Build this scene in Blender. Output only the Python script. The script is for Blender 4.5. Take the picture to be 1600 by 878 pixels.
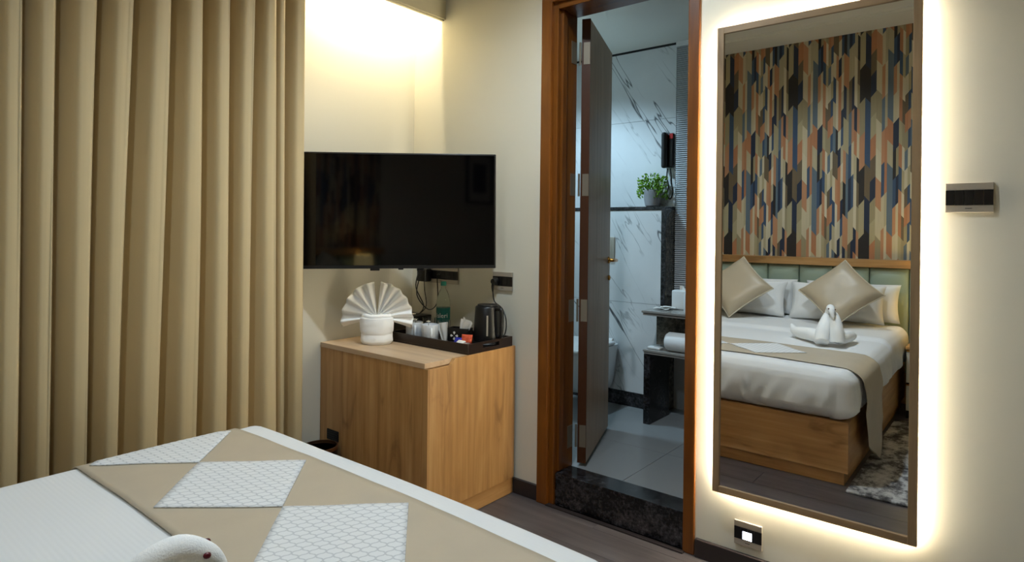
import bpy, bmesh, math, random
from mathutils import Vector, Matrix, noise
random.seed(7)
PI = math.pi
S = bpy.context.scene
for o in list(bpy.data.objects): bpy.data.objects.remove(o)
COL = S.collection

# ---------------------------------------------------------------- camera, world, exposure
FPX, YAW, ROLL, CYPX, EYE = 975.09, math.radians(39.1917), math.radians(0.6757), 360.76, 1.325
cam = bpy.data.cameras.new('camera'); co = bpy.data.objects.new('camera', cam); COL.objects.link(co)
fw = Vector((-math.sin(YAW), math.cos(YAW), 0)); rt = Vector((math.cos(YAW), math.sin(YAW), 0)); up = Vector((0, 0, 1))
r2 = math.cos(ROLL)*rt + math.sin(ROLL)*up; u2 = -math.sin(ROLL)*rt + math.cos(ROLL)*up
mw = Matrix((r2, u2, -fw)).transposed().to_4x4(); mw.translation = (0, 0, EYE)
co.matrix_world = mw
cam.sensor_fit = 'HORIZONTAL'; cam.sensor_width = 36; cam.lens = FPX/1600*36
cam.shift_y = -(439-CYPX)/1600; cam.clip_start = 0.02; cam.clip_end = 60
S.camera = co
wd = bpy.data.worlds.new('world'); S.world = wd; wd.use_nodes = True
wd.node_tree.nodes['Background'].inputs[0].default_value = (0.55, 0.65, 0.8, 1)
wd.node_tree.nodes['Background'].inputs[1].default_value = 0.0
S.view_settings.view_transform = 'Standard'; S.view_settings.look = 'None'
S.view_settings.exposure = 0.1; S.view_settings.gamma = 1; S.view_settings.use_curve_mapping = False

def light(name, kind, loc, energy, color=(1, 1, 1), rot=(0, 0, 0), **k):
    l = bpy.data.lights.new(name, kind); l.energy = energy; l.color = color
    for a, v in k.items(): setattr(l, a, v)
    o = bpy.data.objects.new(name, l); COL.objects.link(o); o.location = loc; o.rotation_euler = rot
    return o
NEU = (0.77, 0.90, 1.0)
CEIL = 3.0
DOWN = [(-1.30, 1.62, 104), (-1.30, 0.15, 52)]          # ceiling lamps above the bed, out of the picture
for x, y, pw_ in DOWN:
    light('ceiling_lamp_offscreen', 'SPOT', (x, y, CEIL-0.035), pw_, NEU, spot_size=math.radians(145), spot_blend=0.8, shadow_soft_size=0.045)
BATH = [(-2.35, 3.2)]          # bathroom lamp on the toilet side, hidden behind the wall and the open door
for x, y in BATH:
    light('bathroom_lamp_offscreen', 'SPOT', (x, y, 2.565), 58, (0.52, 0.79, 1.0), spot_size=math.radians(140), spot_blend=0.6, shadow_soft_size=0.05)

# ---------------------------------------------------------------- materials
def lin(c):
    return tuple((v/255/12.92 if v <= 10 else ((v/255+0.055)/1.055)**2.4) for v in c)
def new_mat(name):
    m = bpy.data.materials.new(name); m.use_nodes = True
    return m, m.node_tree.nodes, m.node_tree.links, m.node_tree.nodes['Principled BSDF']
def plain(name, c, rough=0.5, metal=0.0, spec=0.5, bump=0.0, bscale=200, emit=None, es=0, trans=0, ior=1.45, coat=0, var=0.0, vscale=6):
    m, n, l, b = new_mat(name)
    b.inputs['Base Color'].default_value = (*lin(c), 1); b.inputs['Roughness'].default_value = rough
    b.inputs['Metallic'].default_value = metal; b.inputs['Specular IOR Level'].default_value = spec
    b.inputs['Transmission Weight'].default_value = trans; b.inputs['IOR'].default_value = ior
    b.inputs['Coat Weight'].default_value = coat
    if emit: b.inputs['Emission Color'].default_value = (*lin(emit), 1); b.inputs['Emission Strength'].default_value = es
    tc = n.new('ShaderNodeTexCoord')
    if var:
        nz = n.new('ShaderNodeTexNoise'); nz.inputs['Scale'].default_value = vscale; nz.inputs['Detail'].default_value = 4
        l.new(tc.outputs['Object'], nz.inputs['Vector'])
        mx = n.new('ShaderNodeMix'); mx.data_type = 'RGBA'
        mx.inputs[6].default_value = (*[v*(1-var) for v in lin(c)], 1); mx.inputs[7].default_value = (*[min(1, v*(1+var)) for v in lin(c)], 1)
        l.new(nz.outputs[0], mx.inputs[0]); l.new(mx.outputs[2], b.inputs['Base Color'])
    if bump:
        nz = n.new('ShaderNodeTexNoise'); nz.inputs['Scale'].default_value = bscale; nz.inputs['Detail'].default_value = 3
        bp = n.new('ShaderNodeBump'); bp.inputs['Strength'].default_value = bump; bp.inputs['Distance'].default_value = 0.002
        l.new(tc.outputs['Object'], nz.inputs['Vector']); l.new(nz.outputs[0], bp.inputs['Height']); l.new(bp.outputs[0], b.inputs['Normal'])
    return m
def ramp(n, stops):
    r = n.new('ShaderNodeValToRGB'); e = r.color_ramp.elements
    while len(e) < len(stops): e.new(0.5)
    for i, (p, c) in enumerate(stops): e[i].position = p; e[i].color = (*c, 1)
    return r
def math_node(n, l, op, a, b=None, c=None):
    m = n.new('ShaderNodeMath'); m.operation = op
    for i, v in enumerate((a, b, c)):
        if v is None: continue
        if isinstance(v, (int, float)): m.inputs[i].default_value = v
        else: l.new(v, m.inputs[i])
    return m.outputs[0]
def wood(name, c1, c2, c3, axis, rough=0.42, fine=34, coat=0.0, knots=0.5, spread=1.0):
    """long grain along axis ('x','y' or 'z')"""
    m, n, l, b = new_mat(name)
    tc = n.new('ShaderNodeTexCoord'); mp = n.new('ShaderNodeMapping')
    sc = {'x': (0.9, fine*.45, fine*.45), 'y': (fine*.45, 0.9, fine*.45), 'z': (fine*.45, fine*.45, 0.9)}[axis]
    mp.inputs['Scale'].default_value = sc
    oi = n.new('ShaderNodeObjectInfo')
    cmb = n.new('ShaderNodeVectorMath'); cmb.operation = 'SCALE'; cmb.inputs[0].default_value = (3.1, 4.7, 5.3); l.new(oi.outputs['Random'], cmb.inputs['Scale'])
    ad = n.new('ShaderNodeVectorMath'); l.new(tc.outputs['Object'], ad.inputs[0]); l.new(cmb.outputs[0], ad.inputs[1])
    l.new(ad.outputs[0], mp.inputs['Vector'])
    nz = n.new('ShaderNodeTexNoise'); nz.inputs['Scale'].default_value = 1.0; nz.inputs['Detail'].default_value = 7; nz.inputs['Roughness'].default_value = 0.62; nz.inputs['Distortion'].default_value = 0.35
    l.new(mp.outputs[0], nz.inputs['Vector'])
    mp2 = n.new('ShaderNodeMapping'); s2 = {'x': (2.2, 9, 9), 'y': (9, 2.2, 9), 'z': (9, 9, 2.2)}[axis]; mp2.inputs['Scale'].default_value = s2
    l.new(ad.outputs[0], mp2.inputs['Vector'])
    n2 = n.new('ShaderNodeTexNoise'); n2.inputs['Scale'].default_value = 1.0; n2.inputs['Detail'].default_value = 5; n2.inputs['Distortion'].default_value = 1.2
    l.new(mp2.outputs[0], n2.inputs['Vector'])
    mixv = math_node(n, l, 'ADD', math_node(n, l, 'MULTIPLY', nz.outputs[0], 0.62), math_node(n, l, 'MULTIPLY', n2.outputs[0], 0.38))
    r = ramp(n, [(0.5-.2*spread, lin(c1)), (0.5, lin(c2)), (0.5+.17*spread, lin(c3))])
    l.new(mixv, r.inputs[0])
    kn = n.new('ShaderNodeMix'); kn.data_type = 'RGBA'; kn.blend_type = 'MULTIPLY'
    kr = ramp(n, [(0.30, (0.45, 0.38, 0.32)), (0.40, (1, 1, 1))]); l.new(n2.outputs[0], kr.inputs[0])
    kn.inputs[0].default_value = knots; l.new(r.outputs[0], kn.inputs[6]); l.new(kr.outputs[0], kn.inputs[7])
    l.new(kn.outputs[2], b.inputs['Base Color'])
    b.inputs['Roughness'].default_value = rough; b.inputs['Coat Weight'].default_value = coat
    bp = n.new('ShaderNodeBump'); bp.inputs['Strength'].default_value = 0.08; bp.inputs['Distance'].default_value = 0.002
    l.new(nz.outputs[0], bp.inputs['Height']); l.new(bp.outputs[0], b.inputs['Normal'])
    return m
def granite(name, base, fleck, rough=0.18, scale=60, thr=0.62):
    m, n, l, b = new_mat(name)
    tc = n.new('ShaderNodeTexCoord')
    nz = n.new('ShaderNodeTexNoise'); nz.inputs['Scale'].default_value = scale; nz.inputs['Detail'].default_value = 6; nz.inputs['Roughness'].default_value = 0.7
    n2 = n.new('ShaderNodeTexNoise'); n2.inputs['Scale'].default_value = scale/6; n2.inputs['Detail'].default_value = 4
    l.new(tc.outputs['Object'], nz.inputs['Vector']); l.new(tc.outputs['Object'], n2.inputs['Vector'])
    s = math_node(n, l, 'ADD', math_node(n, l, 'MULTIPLY', nz.outputs[0], 0.6), math_node(n, l, 'MULTIPLY', n2.outputs[0], 0.4))
    r = ramp(n, [(0.45, lin(base)), (thr-.05, tuple((a+c)/2.6 for a, c in zip(lin(base), lin(fleck)))), (thr+0.08, lin(fleck))])
    l.new(s, r.inputs[0]); l.new(r.outputs[0], b.inputs['Base Color']); b.inputs['Roughness'].default_value = rough
    return m
def marble(name, base, vein):
    m, n, l, b = new_mat(name)
    tc = n.new('ShaderNodeTexCoord'); mp = n.new('ShaderNodeMapping')
    geo = n.new('ShaderNodeNewGeometry')
    sx = n.new('ShaderNodeSeparateXYZ'); l.new(geo.outputs['Position'], sx.inputs[0]); cbx = n.new('ShaderNodeCombineXYZ')
    l.new(math_node(n, l, 'ADD', math_node(n, l, 'MULTIPLY', sx.outputs[0], 1.33), math_node(n, l, 'MULTIPLY', sx.outputs[2], 0.88)), cbx.inputs[0])
    l.new(sx.outputs[1], cbx.inputs[1])
    l.new(math_node(n, l, 'ADD', math_node(n, l, 'MULTIPLY', sx.outputs[0], 0.13), math_node(n, l, 'MULTIPLY', sx.outputs[2], -0.20)), cbx.inputs[2])
    l.new(cbx.outputs[0], mp.inputs['Vector'])
    def veins(scale, width, seed, dist):
        v = n.new('ShaderNodeVectorMath'); v.inputs[1].default_value = (seed, seed*1.7, seed*.6); l.new(mp.outputs[0], v.inputs[0])
        nz = n.new('ShaderNodeTexNoise'); nz.inputs['Scale'].default_value = scale; nz.inputs['Detail'].default_value = 4.0; nz.inputs['Roughness'].default_value = 0.5; nz.inputs['Distortion'].default_value = dist
        l.new(v.outputs[0], nz.inputs['Vector'])
        a = math_node(n, l, 'ABSOLUTE', math_node(n, l, 'SUBTRACT', nz.outputs[0], 0.5))
        return math_node(n, l, 'SUBTRACT', 1.0, math_node(n, l, 'MINIMUM', math_node(n, l, 'DIVIDE', a, width), 1.0))
    v1 = veins(1.9, 0.0065, 3.3, 0.25); v2 = veins(3.4, 0.008, 11.0, 0.4)
    mk = n.new('ShaderNodeTexNoise'); mk.inputs['Scale'].default_value = 2.6; l.new(geo.outputs['Position'], mk.inputs['Vector'])
    mr = ramp(n, [(0.46, (0, 0, 0)), (0.62, (1, 1, 1))]); l.new(mk.outputs[0], mr.inputs[0])
    vv = math_node(n, l, 'MAXIMUM', math_node(n, l, 'MULTIPLY', v1, 0.95), math_node(n, l, 'MULTIPLY', math_node(n, l, 'MULTIPLY', v2, mr.outputs[0]), 0.55))
    cl = n.new('ShaderNodeTexNoise'); cl.inputs['Scale'].default_value = 3; cl.inputs['Detail'].default_value = 4; l.new(geo.outputs['Position'], cl.inputs['Vector'])
    cr = ramp(n, [(0.3, tuple(v*.86 for v in lin(base))), (0.7, lin(base))]); l.new(cl.outputs[0], cr.inputs[0])
    mx = n.new('ShaderNodeMix'); mx.data_type = 'RGBA'; l.new(vv, mx.inputs[0]); l.new(cr.outputs[0], mx.inputs[6]); mx.inputs[7].default_value = (*lin(vein), 1)
    l.new(mx.outputs[2], b.inputs['Base Color']); b.inputs['Roughness'].default_value = 0.22
    return m
def wallpaper(name):
    m, n, l, b = new_mat(name)
    geo = n.new('ShaderNodeNewGeometry'); sp = n.new('ShaderNodeSeparateXYZ'); l.new(geo.outputs['Position'], sp.inputs[0])
    W = 0.040
    u = math_node(n, l, 'DIVIDE', math_node(n, l, 'ADD', sp.outputs[0], 10.0), W)
    col = math_node(n, l, 'FLOOR', u); fr = math_node(n, l, 'SUBTRACT', u, col)
    def wn1(v, off):
        w = n.new('ShaderNodeTexWhiteNoise'); w.noise_dimensions = '1D'; l.new(math_node(n, l, 'ADD', v, off), w.inputs['W']); return w.outputs['Value']
    def wn2(a, c, off):
        w = n.new('ShaderNodeTexWhiteNoise'); w.noise_dimensions = '2D'; cb = n.new('ShaderNodeCombineXYZ')
        l.new(math_node(n, l, 'ADD', a, off), cb.inputs[0]); l.new(c, cb.inputs[1]); l.new(cb.outputs[0], w.inputs['Vector']); return w.outputs['Value']
    per = math_node(n, l, 'MODULO', col, 14.0)                 # the print repeats
    sgn = math_node(n, l, 'SUBTRACT', math_node(n, l, 'MULTIPLY', math_node(n, l, 'MODULO', col, 2.0), 2.0), 1.0)
    slant = math_node(n, l, 'MULTIPLY', math_node(n, l, 'MULTIPLY', math_node(n, l, 'SUBTRACT', fr, 0.5), sgn), W*1.25)
    zz = math_node(n, l, 'ADD', math_node(n, l, 'ADD', sp.outputs[2], 20.0), slant)
    seglen = math_node(n, l, 'ADD', 0.13, math_node(n, l, 'MULTIPLY', wn1(per, 3.3), 0.15))
    v = math_node(n, l, 'ADD', math_node(n, l, 'DIVIDE', zz, seglen), math_node(n, l, 'MULTIPLY', wn1(per, 9.1), 7.0))
    seg = math_node(n, l, 'FLOOR', v)
    segp = math_node(n, l, 'MODULO', seg, 5.0)
    rnd = wn2(per, segp, 1.7)
    # second half-width strip inside each column, offset
    half = math_node(n, l, 'GREATER_THAN', fr, 0.55)
    rnd2 = wn2(per, math_node(n, l, 'ADD', segp, math_node(n, l, 'MULTIPLY', half, 13.0)), 5.2)
    use2 = math_node(n, l, 'GREATER_THAN', wn1(per, 20.4), 0.45)
    mixr = n.new('ShaderNodeMix'); l.new(use2, mixr.inputs[0]); l.new(rnd, mixr.inputs[2]); l.new(rnd2, mixr.inputs[3])
    cols = [(178, 166, 130), (40, 36, 33), (184, 126, 86), (208, 198, 168), (58, 82, 110), (160, 148, 114), (190, 138, 100), (34, 46, 68), (214, 204, 176), (100, 116, 128), (112, 96, 72), (186, 174, 142), (202, 190, 158)]
    r = ramp(n, [(i/len(cols), lin(c)) for i, c in enumerate(cols)]); r.color_ramp.interpolation = 'CONSTANT'
    l.new(mixr.outputs[0], r.inputs[0])
    gr = n.new('ShaderNodeTexNoise'); gr.inputs['Scale'].default_value = 60; mp = n.new('ShaderNodeMapping'); mp.inputs['Scale'].default_value = (6, 1, .1); l.new(geo.outputs['Position'], mp.inputs[0]); l.new(mp.outputs[0], gr.inputs['Vector'])
    g2 = ramp(n, [(0.3, (0.86,)*3), (0.7, (1.0,)*3)]); l.new(gr.outputs[0], g2.inputs[0])
    mm = n.new('ShaderNodeMix'); mm.data_type = 'RGBA'; mm.blend_type = 'MULTIPLY'; mm.inputs[0].default_value = 1; l.new(r.outputs[0], mm.inputs[6]); l.new(g2.outputs[0], mm.inputs[7])
    l.new(mm.outputs[2], b.inputs['Base Color']); b.inputs['Roughness'].default_value = 0.6
    return m
def rug_mat(name):
    m, n, l, b = new_mat(name)
    tc = n.new('ShaderNodeTexCoord'); mp = n.new('ShaderNodeMapping'); mp.inputs['Scale'].default_value = (1.35, 1.0, 1); l.new(tc.outputs['Object'], mp.inputs[0])
    a = n.new('ShaderNodeTexNoise'); a.inputs['Scale'].default_value = 7; a.inputs['Detail'].default_value = 9; a.inputs['Roughness'].default_value = 0.72; l.new(mp.outputs[0], a.inputs['Vector'])
    r = ramp(n, [(0.38, lin((74, 72, 72))), (0.46, lin((112, 110, 110))), (0.52, lin((172, 170, 168))), (0.62, lin((206, 204, 202)))]); l.new(a.outputs[0], r.inputs[0])
    l.new(r.outputs[0], b.inputs['Base Color']); b.inputs['Roughness'].default_value = 0.95; b.inputs['Specular IOR Level'].default_value = 0.1
    f = n.new('ShaderNodeTexNoise'); f.inputs['Scale'].default_value = 220; l.new(tc.outputs['Object'], f.inputs['Vector'])
    bp = n.new('ShaderNodeBump'); bp.inputs['Strength'].default_value = 0.6; bp.inputs['Distance'].default_value = 0.005; l.new(f.outputs[0], bp.inputs['Height']); l.new(bp.outputs[0], b.inputs['Normal'])
    return m
def lattice(name):
    m, n, l, b = new_mat(name)
    geo = n.new('ShaderNodeNewGeometry'); sp = n.new('ShaderNodeSeparateXYZ'); l.new(geo.outputs['Position'], sp.inputs[0])
    k = PI/0.026
    def ax(s):
        w = math_node(n, l, 'MULTIPLY', math_node(n, l, 'SINE', math_node(n, l, 'MULTIPLY', sp.outputs[1 if s > 0 else 0], k*2)), 0.0022)
        return math_node(n, l, 'ABSOLUTE', math_node(n, l, 'SINE', math_node(n, l, 'MULTIPLY', math_node(n, l, 'ADD', sp.outputs[0 if s > 0 else 1], w), k)))
    mn = math_node(n, l, 'MINIMUM', ax(1), ax(-1))
    r = ramp(n, [(0.16, lin((199, 201, 203))), (0.30, lin((230, 231, 231)))]); l.new(mn, r.inputs[0])
    l.new(r.outputs[0], b.inputs['Base Color']); b.inputs['Roughness'].default_value = 0.75
    return m
def stripes(name, c, axis, k, strength=0.15, rough=0.7):
    m, n, l, b = new_mat(name); b.inputs['Base Color'].default_value = (*lin(c), 1); b.inputs['Roughness'].default_value = rough
    b.inputs['Sheen Weight'].default_value = 0.1
    tc = n.new('ShaderNodeNewGeometry'); sp = n.new('ShaderNodeSeparateXYZ'); l.new(tc.outputs['Position'], sp.inputs[0])
    w = math_node(n, l, 'SINE', math_node(n, l, 'MULTIPLY', sp.outputs['xyz'.index(axis)], k))
    bp = n.new('ShaderNodeBump'); bp.inputs['Strength'].default_value = strength; bp.inputs['Distance'].default_value = 0.001; l.new(w, bp.inputs['Height']); l.new(bp.outputs[0], b.inputs['Normal'])
    return m

M = {}
M['wall'] = plain('cream_wall_paint', (215, 211, 196), 0.7, bump=0.04, bscale=90)
M['ceil'] = plain('ceiling_paint', (236, 233, 222), 0.8)
M['pelmet'] = plain('pelmet_paint', (214, 206, 178), 0.6)
M['floorsub'] = plain('subfloor', (58, 52, 50), 0.7)
M['plank'] = wood('grey_brown_laminate', (60, 56, 57), (80, 75, 76), (98, 93, 92), 'x', rough=0.3, fine=60, knots=0.3)
M['base'] = plain('dark_skirting', (46, 40, 40), 0.35)
M['oakz'] = wood('oak_laminate_vertical', (148, 106, 60), (182, 136, 82), (203, 160, 106), 'z', fine=70)
M['oakx'] = wood('oak_laminate_long', (148, 106, 60), (182, 136, 82), (203, 160, 106), 'x', fine=60)
M['oaky'] = wood('oak_laminate_cross', (148, 106, 60), (182, 136, 82), (203, 160, 106), 'y', fine=60)
M['oaktop'] = wood('oak_laminate_top', (176, 146, 114), (196, 168, 136), (210, 184, 152), 'x', fine=60, knots=0.15)
M['walnutz'] = wood('mirror_frame_wood_upright', (122, 98, 70), (152, 125, 92), (170, 141, 106), 'z', fine=60, knots=0.2)
M['walnutx'] = wood('mirror_frame_wood_rail', (122, 98, 70), (152, 125, 92), (170, 141, 106), 'x', fine=60, knots=0.2)
M['teakz'] = wood('polished_teak_upright', (84, 44, 8), (112, 62, 12), (132, 78, 18), 'z', rough=0.38, fine=50, coat=0.0, knots=0.3, spread=1.2)
M['teakx'] = wood('polished_teak_rail', (84, 44, 8), (112, 62, 12), (132, 78, 18), 'x', rough=0.38, fine=50, coat=0.0, knots=0.3, spread=1.2)
M['taupe'] = wood('taupe_door_laminate', (164, 136, 110), (184, 156, 128), (196, 168, 142), 'z', rough=0.45, fine=60, knots=0.1)
M['dooredge'] = plain('dark_door_lipping', (70, 36, 14), 0.4)
M['steel'] = plain('brushed_steel', (176, 168, 154), 0.42, 0.35)
M['hinge'] = plain('satin_nickel', (138, 128, 112), 0.4, 0.5)
M['brass'] = plain('brass', (196, 140, 66), 0.25, 1.0)
M['granite'] = granite('black_granite', (12, 11, 12), (92, 88, 92))
M['granite_b'] = granite('brown_granite', (58, 54, 48), (128, 118, 104), rough=0.25, scale=40, thr=0.58)
M['granite_c'] = plain('grey_counter_stone', (150, 146, 140), 0.15, var=0.1, vscale=30)
M['marble'] = marble('veined_white_marble', (224, 225, 225), (44, 46, 52))
M['grout'] = plain('grout', (176, 178, 178), 0.9)
M['btile'] = plain('grey_bathroom_tile', (136, 138, 138), 0.3, var=0.06, vscale=5)
M['white_gloss'] = plain('white_ceramic', (236, 238, 238), 0.12, coat=0.3)
M['white'] = plain('white_plastic', (228, 228, 226), 0.4)
M['blindm'] = plain('white_blind_slat', (226, 228, 230), 0.5)
M['black'] = plain('black_plastic', (14, 14, 15), 0.35)
M['blackm'] = plain('black_satin', (16, 15, 15), 0.5)
M['screen'] = plain('tv_screen', (2, 2, 3), 0.05, spec=0.45)
M['mirror'] = plain('mirror_silver', (246, 248, 248), 0.0, 1.0)
M['led_warm'] = plain('warm_led', (255, 255, 255), 0.5, emit=(255, 243, 216), es=115)
M['led_cove'] = plain('cove_led', (255, 255, 255), 0.5, emit=(255, 241, 206), es=235)
M['led_blue'] = plain('lit_window', (255, 255, 255), 0.5, emit=(225, 236, 255), es=6)
M['curtain'] = plain('gold_satin_curtain', (198, 178, 138), 0.42, spec=0.4, bump=0.05, bscale=500)
M['duvet'] = stripes('white_duvet_cotton', (232, 233, 233), 'y', 520, 0.12)
M['pillow'] = plain('white_pillow_cotton', (236, 236, 234), 0.8, bump=0.06, bscale=60)
M['towel'] = plain('white_terry', (248, 248, 246), 0.95, bump=0.5, bscale=420)
M['runner'] = plain('beige_satin_runner', (190, 177, 156), 0.5, var=0.08, vscale=9, bump=0.08, bscale=70)
M['lattice'] = lattice('white_lattice_fabric')
M['cushion'] = plain('beige_satin_cushion', (188, 172, 146), 0.38, spec=0.5, bump=0.05, bscale=60)
M['piping'] = plain('cream_piping', (214, 204, 180), 0.5)
M['sage'] = plain('sage_leatherette', (158, 173, 154), 0.42, bump=0.05, bscale=160)
M['wallpaper'] = wallpaper('geometric_wallpaper')
M['rug'] = rug_mat('distressed_rug')
M['traym'] = plain('dark_walnut_tray', (34, 22, 17), 0.3, var=0.2, vscale=20)
M['mug'] = plain('white_porcelain', (226, 230, 234), 0.15)
M['spoon'] = plain('polished_steel', (210, 208, 200), 0.12, 1.0)
M['glass'] = plain('clear_glass', (255, 255, 255), 0.0, trans=1.0, ior=1.45)
M['pet'] = plain('clear_bottle', (240, 250, 246), 0.03, trans=1.0, ior=1.2)
M['cap'] = plain('green_cap', (30, 120, 100), 0.4)
M['label'] = plain('green_label', (6, 92, 82), 0.4)
M['paper'] = plain('white_paper', (226, 222, 214), 0.8)
M['red'] = plain('orange_sachet', (206, 84, 50), 0.5)
M['blue'] = plain('blue_sachet', (30, 40, 150), 0.5)
M['pot'] = plain('grey_pot', (150, 148, 150), 0.5, var=0.15, vscale=30)
M['leaf'] = plain('green_leaf', (118, 160, 48), 0.45, var=0.5, vscale=40)
M['bronze'] = plain('bronze_rim', (150, 110, 80), 0.3, 0.9)
M['eye'] = plain('dark_red_bead', (90, 10, 24), 0.3)
M['shade'] = plain('lamp_shade', (250, 236, 190), 0.8, emit=(255, 226, 150), es=1.6)
M['drawer'] = plain('off_white_lacquer', (214, 208, 192), 0.35)
M['art'] = plain('picture_print', (70, 66, 80), 0.4, var=0.6, vscale=8)
M['redled'] = plain('red_button', (190, 20, 20), 0.4)
M['grayline'] = plain('dark_print', (60, 58, 54), 0.6)

# ---------------------------------------------------------------- mesh helpers
class MB:
    def __init__(s): s.v = []; s.f = []
    def add(s, vs, fs, T=None):
        k = len(s.v)
        s.v += [tuple(T @ Vector(p)) if T else tuple(p) for p in vs]
        s.f += [tuple(i+k for i in q) for q in fs]; return s
    def box(s, x0, x1, y0, y1, z0, z1, T=None):
        v = [(x, y, z) for z in (z0, z1) for y in (y0, y1) for x in (x0, x1)]
        return s.add(v, [(0, 2, 3, 1), (4, 5, 7, 6), (0, 1, 5, 4), (2, 6, 7, 3), (0, 4, 6, 2), (1, 3, 7, 5)], T)
    def rbox(s, x0, x1, y0, y1, z0, z1, r, n=3, T=None, fn=None, div=(1, 1, 1)):
        """rounded box: subdivided cube pushed to rounded corners; div = extra cuts on the flats"""
        bm = bmesh.new()
        def axis(a, b, d):
            arc = [r*(1-math.cos(PI/2*i/n)) for i in range(n)]
            mid = [a+r+(b-a-2*r)*i/d for i in range(d+1)]
            return [a+q for q in arc] + mid + [b-q for q in reversed(arc)]
        X, Y, Z = axis(x0, x1, div[0]), axis(y0, y1, div[1]), axis(z0, z1, div[2])
        idx = {}
        def vert(p):
            k = tuple(round(c, 6) for c in p)
            if k not in idx:
                q = Vector((min(max(p[0], x0+r), x1-r), min(max(p[1], y0+r), y1-r), min(max(p[2], z0+r), z1-r)))
                d = Vector(p)-q
                w = q + d.normalized()*r if d.length > 1e-9 else Vector(p)
                idx[k] = len(vs); vs.append(w)
            return idx[k]
        vs = []; fs = []
        def sheet(A, B, mk, flip):
            for i in range(len(A)-1):
                for j in range(len(B)-1):
                    q = [vert(mk(A[i], B[j])), vert(mk(A[i+1], B[j])), vert(mk(A[i+1], B[j+1])), vert(mk(A[i], B[j+1]))]
                    if len(set(q)) > 2: fs.append(tuple(q[::-1] if flip else q))
        sheet(X, Y, lambda a, b: (a, b, z1), False); sheet(X, Y, lambda a, b: (a, b, z0), True)
        sheet(X, Z, lambda a, b: (a, y0, b), False); sheet(X, Z, lambda a, b: (a, y1, b), True)
        sheet(Y, Z, lambda a, b: (x1, a, b), False); sheet(Y, Z, lambda a, b: (x0, a, b), True)
        bm.free()
        if fn: vs = [fn(v) for v in vs]
        return s.add(vs, fs, T)
    def lathe(s, prof, c=(0, 0, 0), n=24, sx=1, sy=1, T=None):
        vs = []; fs = []
        for (r, z) in prof:
            for i in range(n):
                a = 2*PI*i/n; vs.append((c[0]+r*sx*math.cos(a), c[1]+r*sy*math.sin(a), c[2]+z))
        for j in range(len(prof)-1):
            for i in range(n):
                fs.append((j*n+i, j*n+(i+1) % n, (j+1)*n+(i+1) % n, (j+1)*n+i))
        if prof[0][0] > 1e-6: fs.append(tuple(range(n-1, -1, -1)))
        if prof[-1][0] > 1e-6: k = (len(prof)-1)*n; fs.append(tuple(range(k, k+n)))
        return s.add(vs, fs, T)
    def tube(s, pts, rad, n=8, sub=1, T=None, flat=1.0):
        P = [Vector(p) for p in pts]; R = rad if isinstance(rad, (list, tuple)) else [rad]*len(P)
        if sub > 1:
            Q = []; RR = []
            for i in range(len(P)-1):
                p0 = P[max(i-1, 0)]; p1 = P[i]; p2 = P[i+1]; p3 = P[min(i+2, len(P)-1)]
                for k in range(sub):
                    t = k/sub
                    Q.append(0.5*((2*p1)+(p2-p0)*t+(2*p0-5*p1+4*p2-p3)*t*t+(3*p1-p0-3*p2+p3)*t**3)); RR.append(R[i]*(1-t)+R[i+1]*t)
            Q.append(P[-1]); RR.append(R[-1]); P, R = Q, RR
        vs = []; fs = []
        t0 = (P[1]-P[0]).normalized(); a = Vector((0, 0, 1)) if abs(t0.z) < .9 else Vector((1, 0, 0))
        nn = t0.cross(a).normalized()
        for i, p in enumerate(P):
            t = (P[min(i+1, len(P)-1)]-P[max(i-1, 0)]).normalized()
            nn = (nn-t*nn.dot(t)).normalized(); bb = t.cross(nn)
            for k in range(n):
                q = 2*PI*k/n; vs.append(p+nn*math.cos(q)*R[i]+bb*math.sin(q)*R[i]*flat)
        for i in range(len(P)-1):
            for k in range(n): fs.append((i*n+k, i*n+(k+1) % n, (i+1)*n+(k+1) % n, (i+1)*n+k))
        fs.append(tuple(range(n-1, -1, -1))); k = (len(P)-1)*n; fs.append(tuple(range(k, k+n)))
        return s.add(vs, fs, T)
    def prism(s, poly, axis, a, b, T=None):
        """polygon (2-D points) extruded along axis from a to b"""
        mk = {'x': lambda p, h: (h, p[0], p[1]), 'y': lambda p, h: (p[0], h, p[1]), 'z': lambda p, h: (p[0], p[1], h)}[axis]
        n = len(poly); vs = [mk(p, a) for p in poly]+[mk(p, b) for p in poly]
        fs = [tuple(range(n-1, -1, -1)), tuple(range(n, 2*n))]+[(i, (i+1) % n, n+(i+1) % n, n+i) for i in range(n)]
        return s.add(vs, fs, T)
    def grid(s, fn, nu, nv, T=None):
        vs = [fn(i/nu, j/nv) for j in range(nv+1) for i in range(nu+1)]
        fs = [(j*(nu+1)+i, j*(nu+1)+i+1, (j+1)*(nu+1)+i+1, (j+1)*(nu+1)+i) for j in range(nv) for i in range(nu)]
        return s.add(vs, fs, T)
    def shell(s, fn, nu, nv, off):
        """a grid sheet with thickness off(u,v)->vector"""
        k = len(s.v); s.grid(fn, nu, nv)
        a = [Vector(p) for p in s.v[k:]]; m = len(a)
        b = [p+Vector(off) for p in a]; s.v += [tuple(p) for p in b]
        W = nu+1
        for j in range(nv):
            for i in range(nu):
                q = (k+m+j*W+i, k+m+(j+1)*W+i, k+m+(j+1)*W+i+1, k+m+j*W+i+1); s.f.append(q)
        ring = [i for i in range(W)]+[j*W+nu for j in range(1, nv+1)]+[nv*W+i for i in range(nu-1, -1, -1)]+[j*W for j in range(nv-1, 0, -1)]
        for i in range(len(ring)):
            p, q = ring[i], ring[(i+1) % len(ring)]; s.f.append((k+q, k+p, k+m+p, k+m+q))
        return s
def woff(o):
    v = Vector((0, 0, 0))
    while o: v += o.location; o = o.parent
    return v
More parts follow.
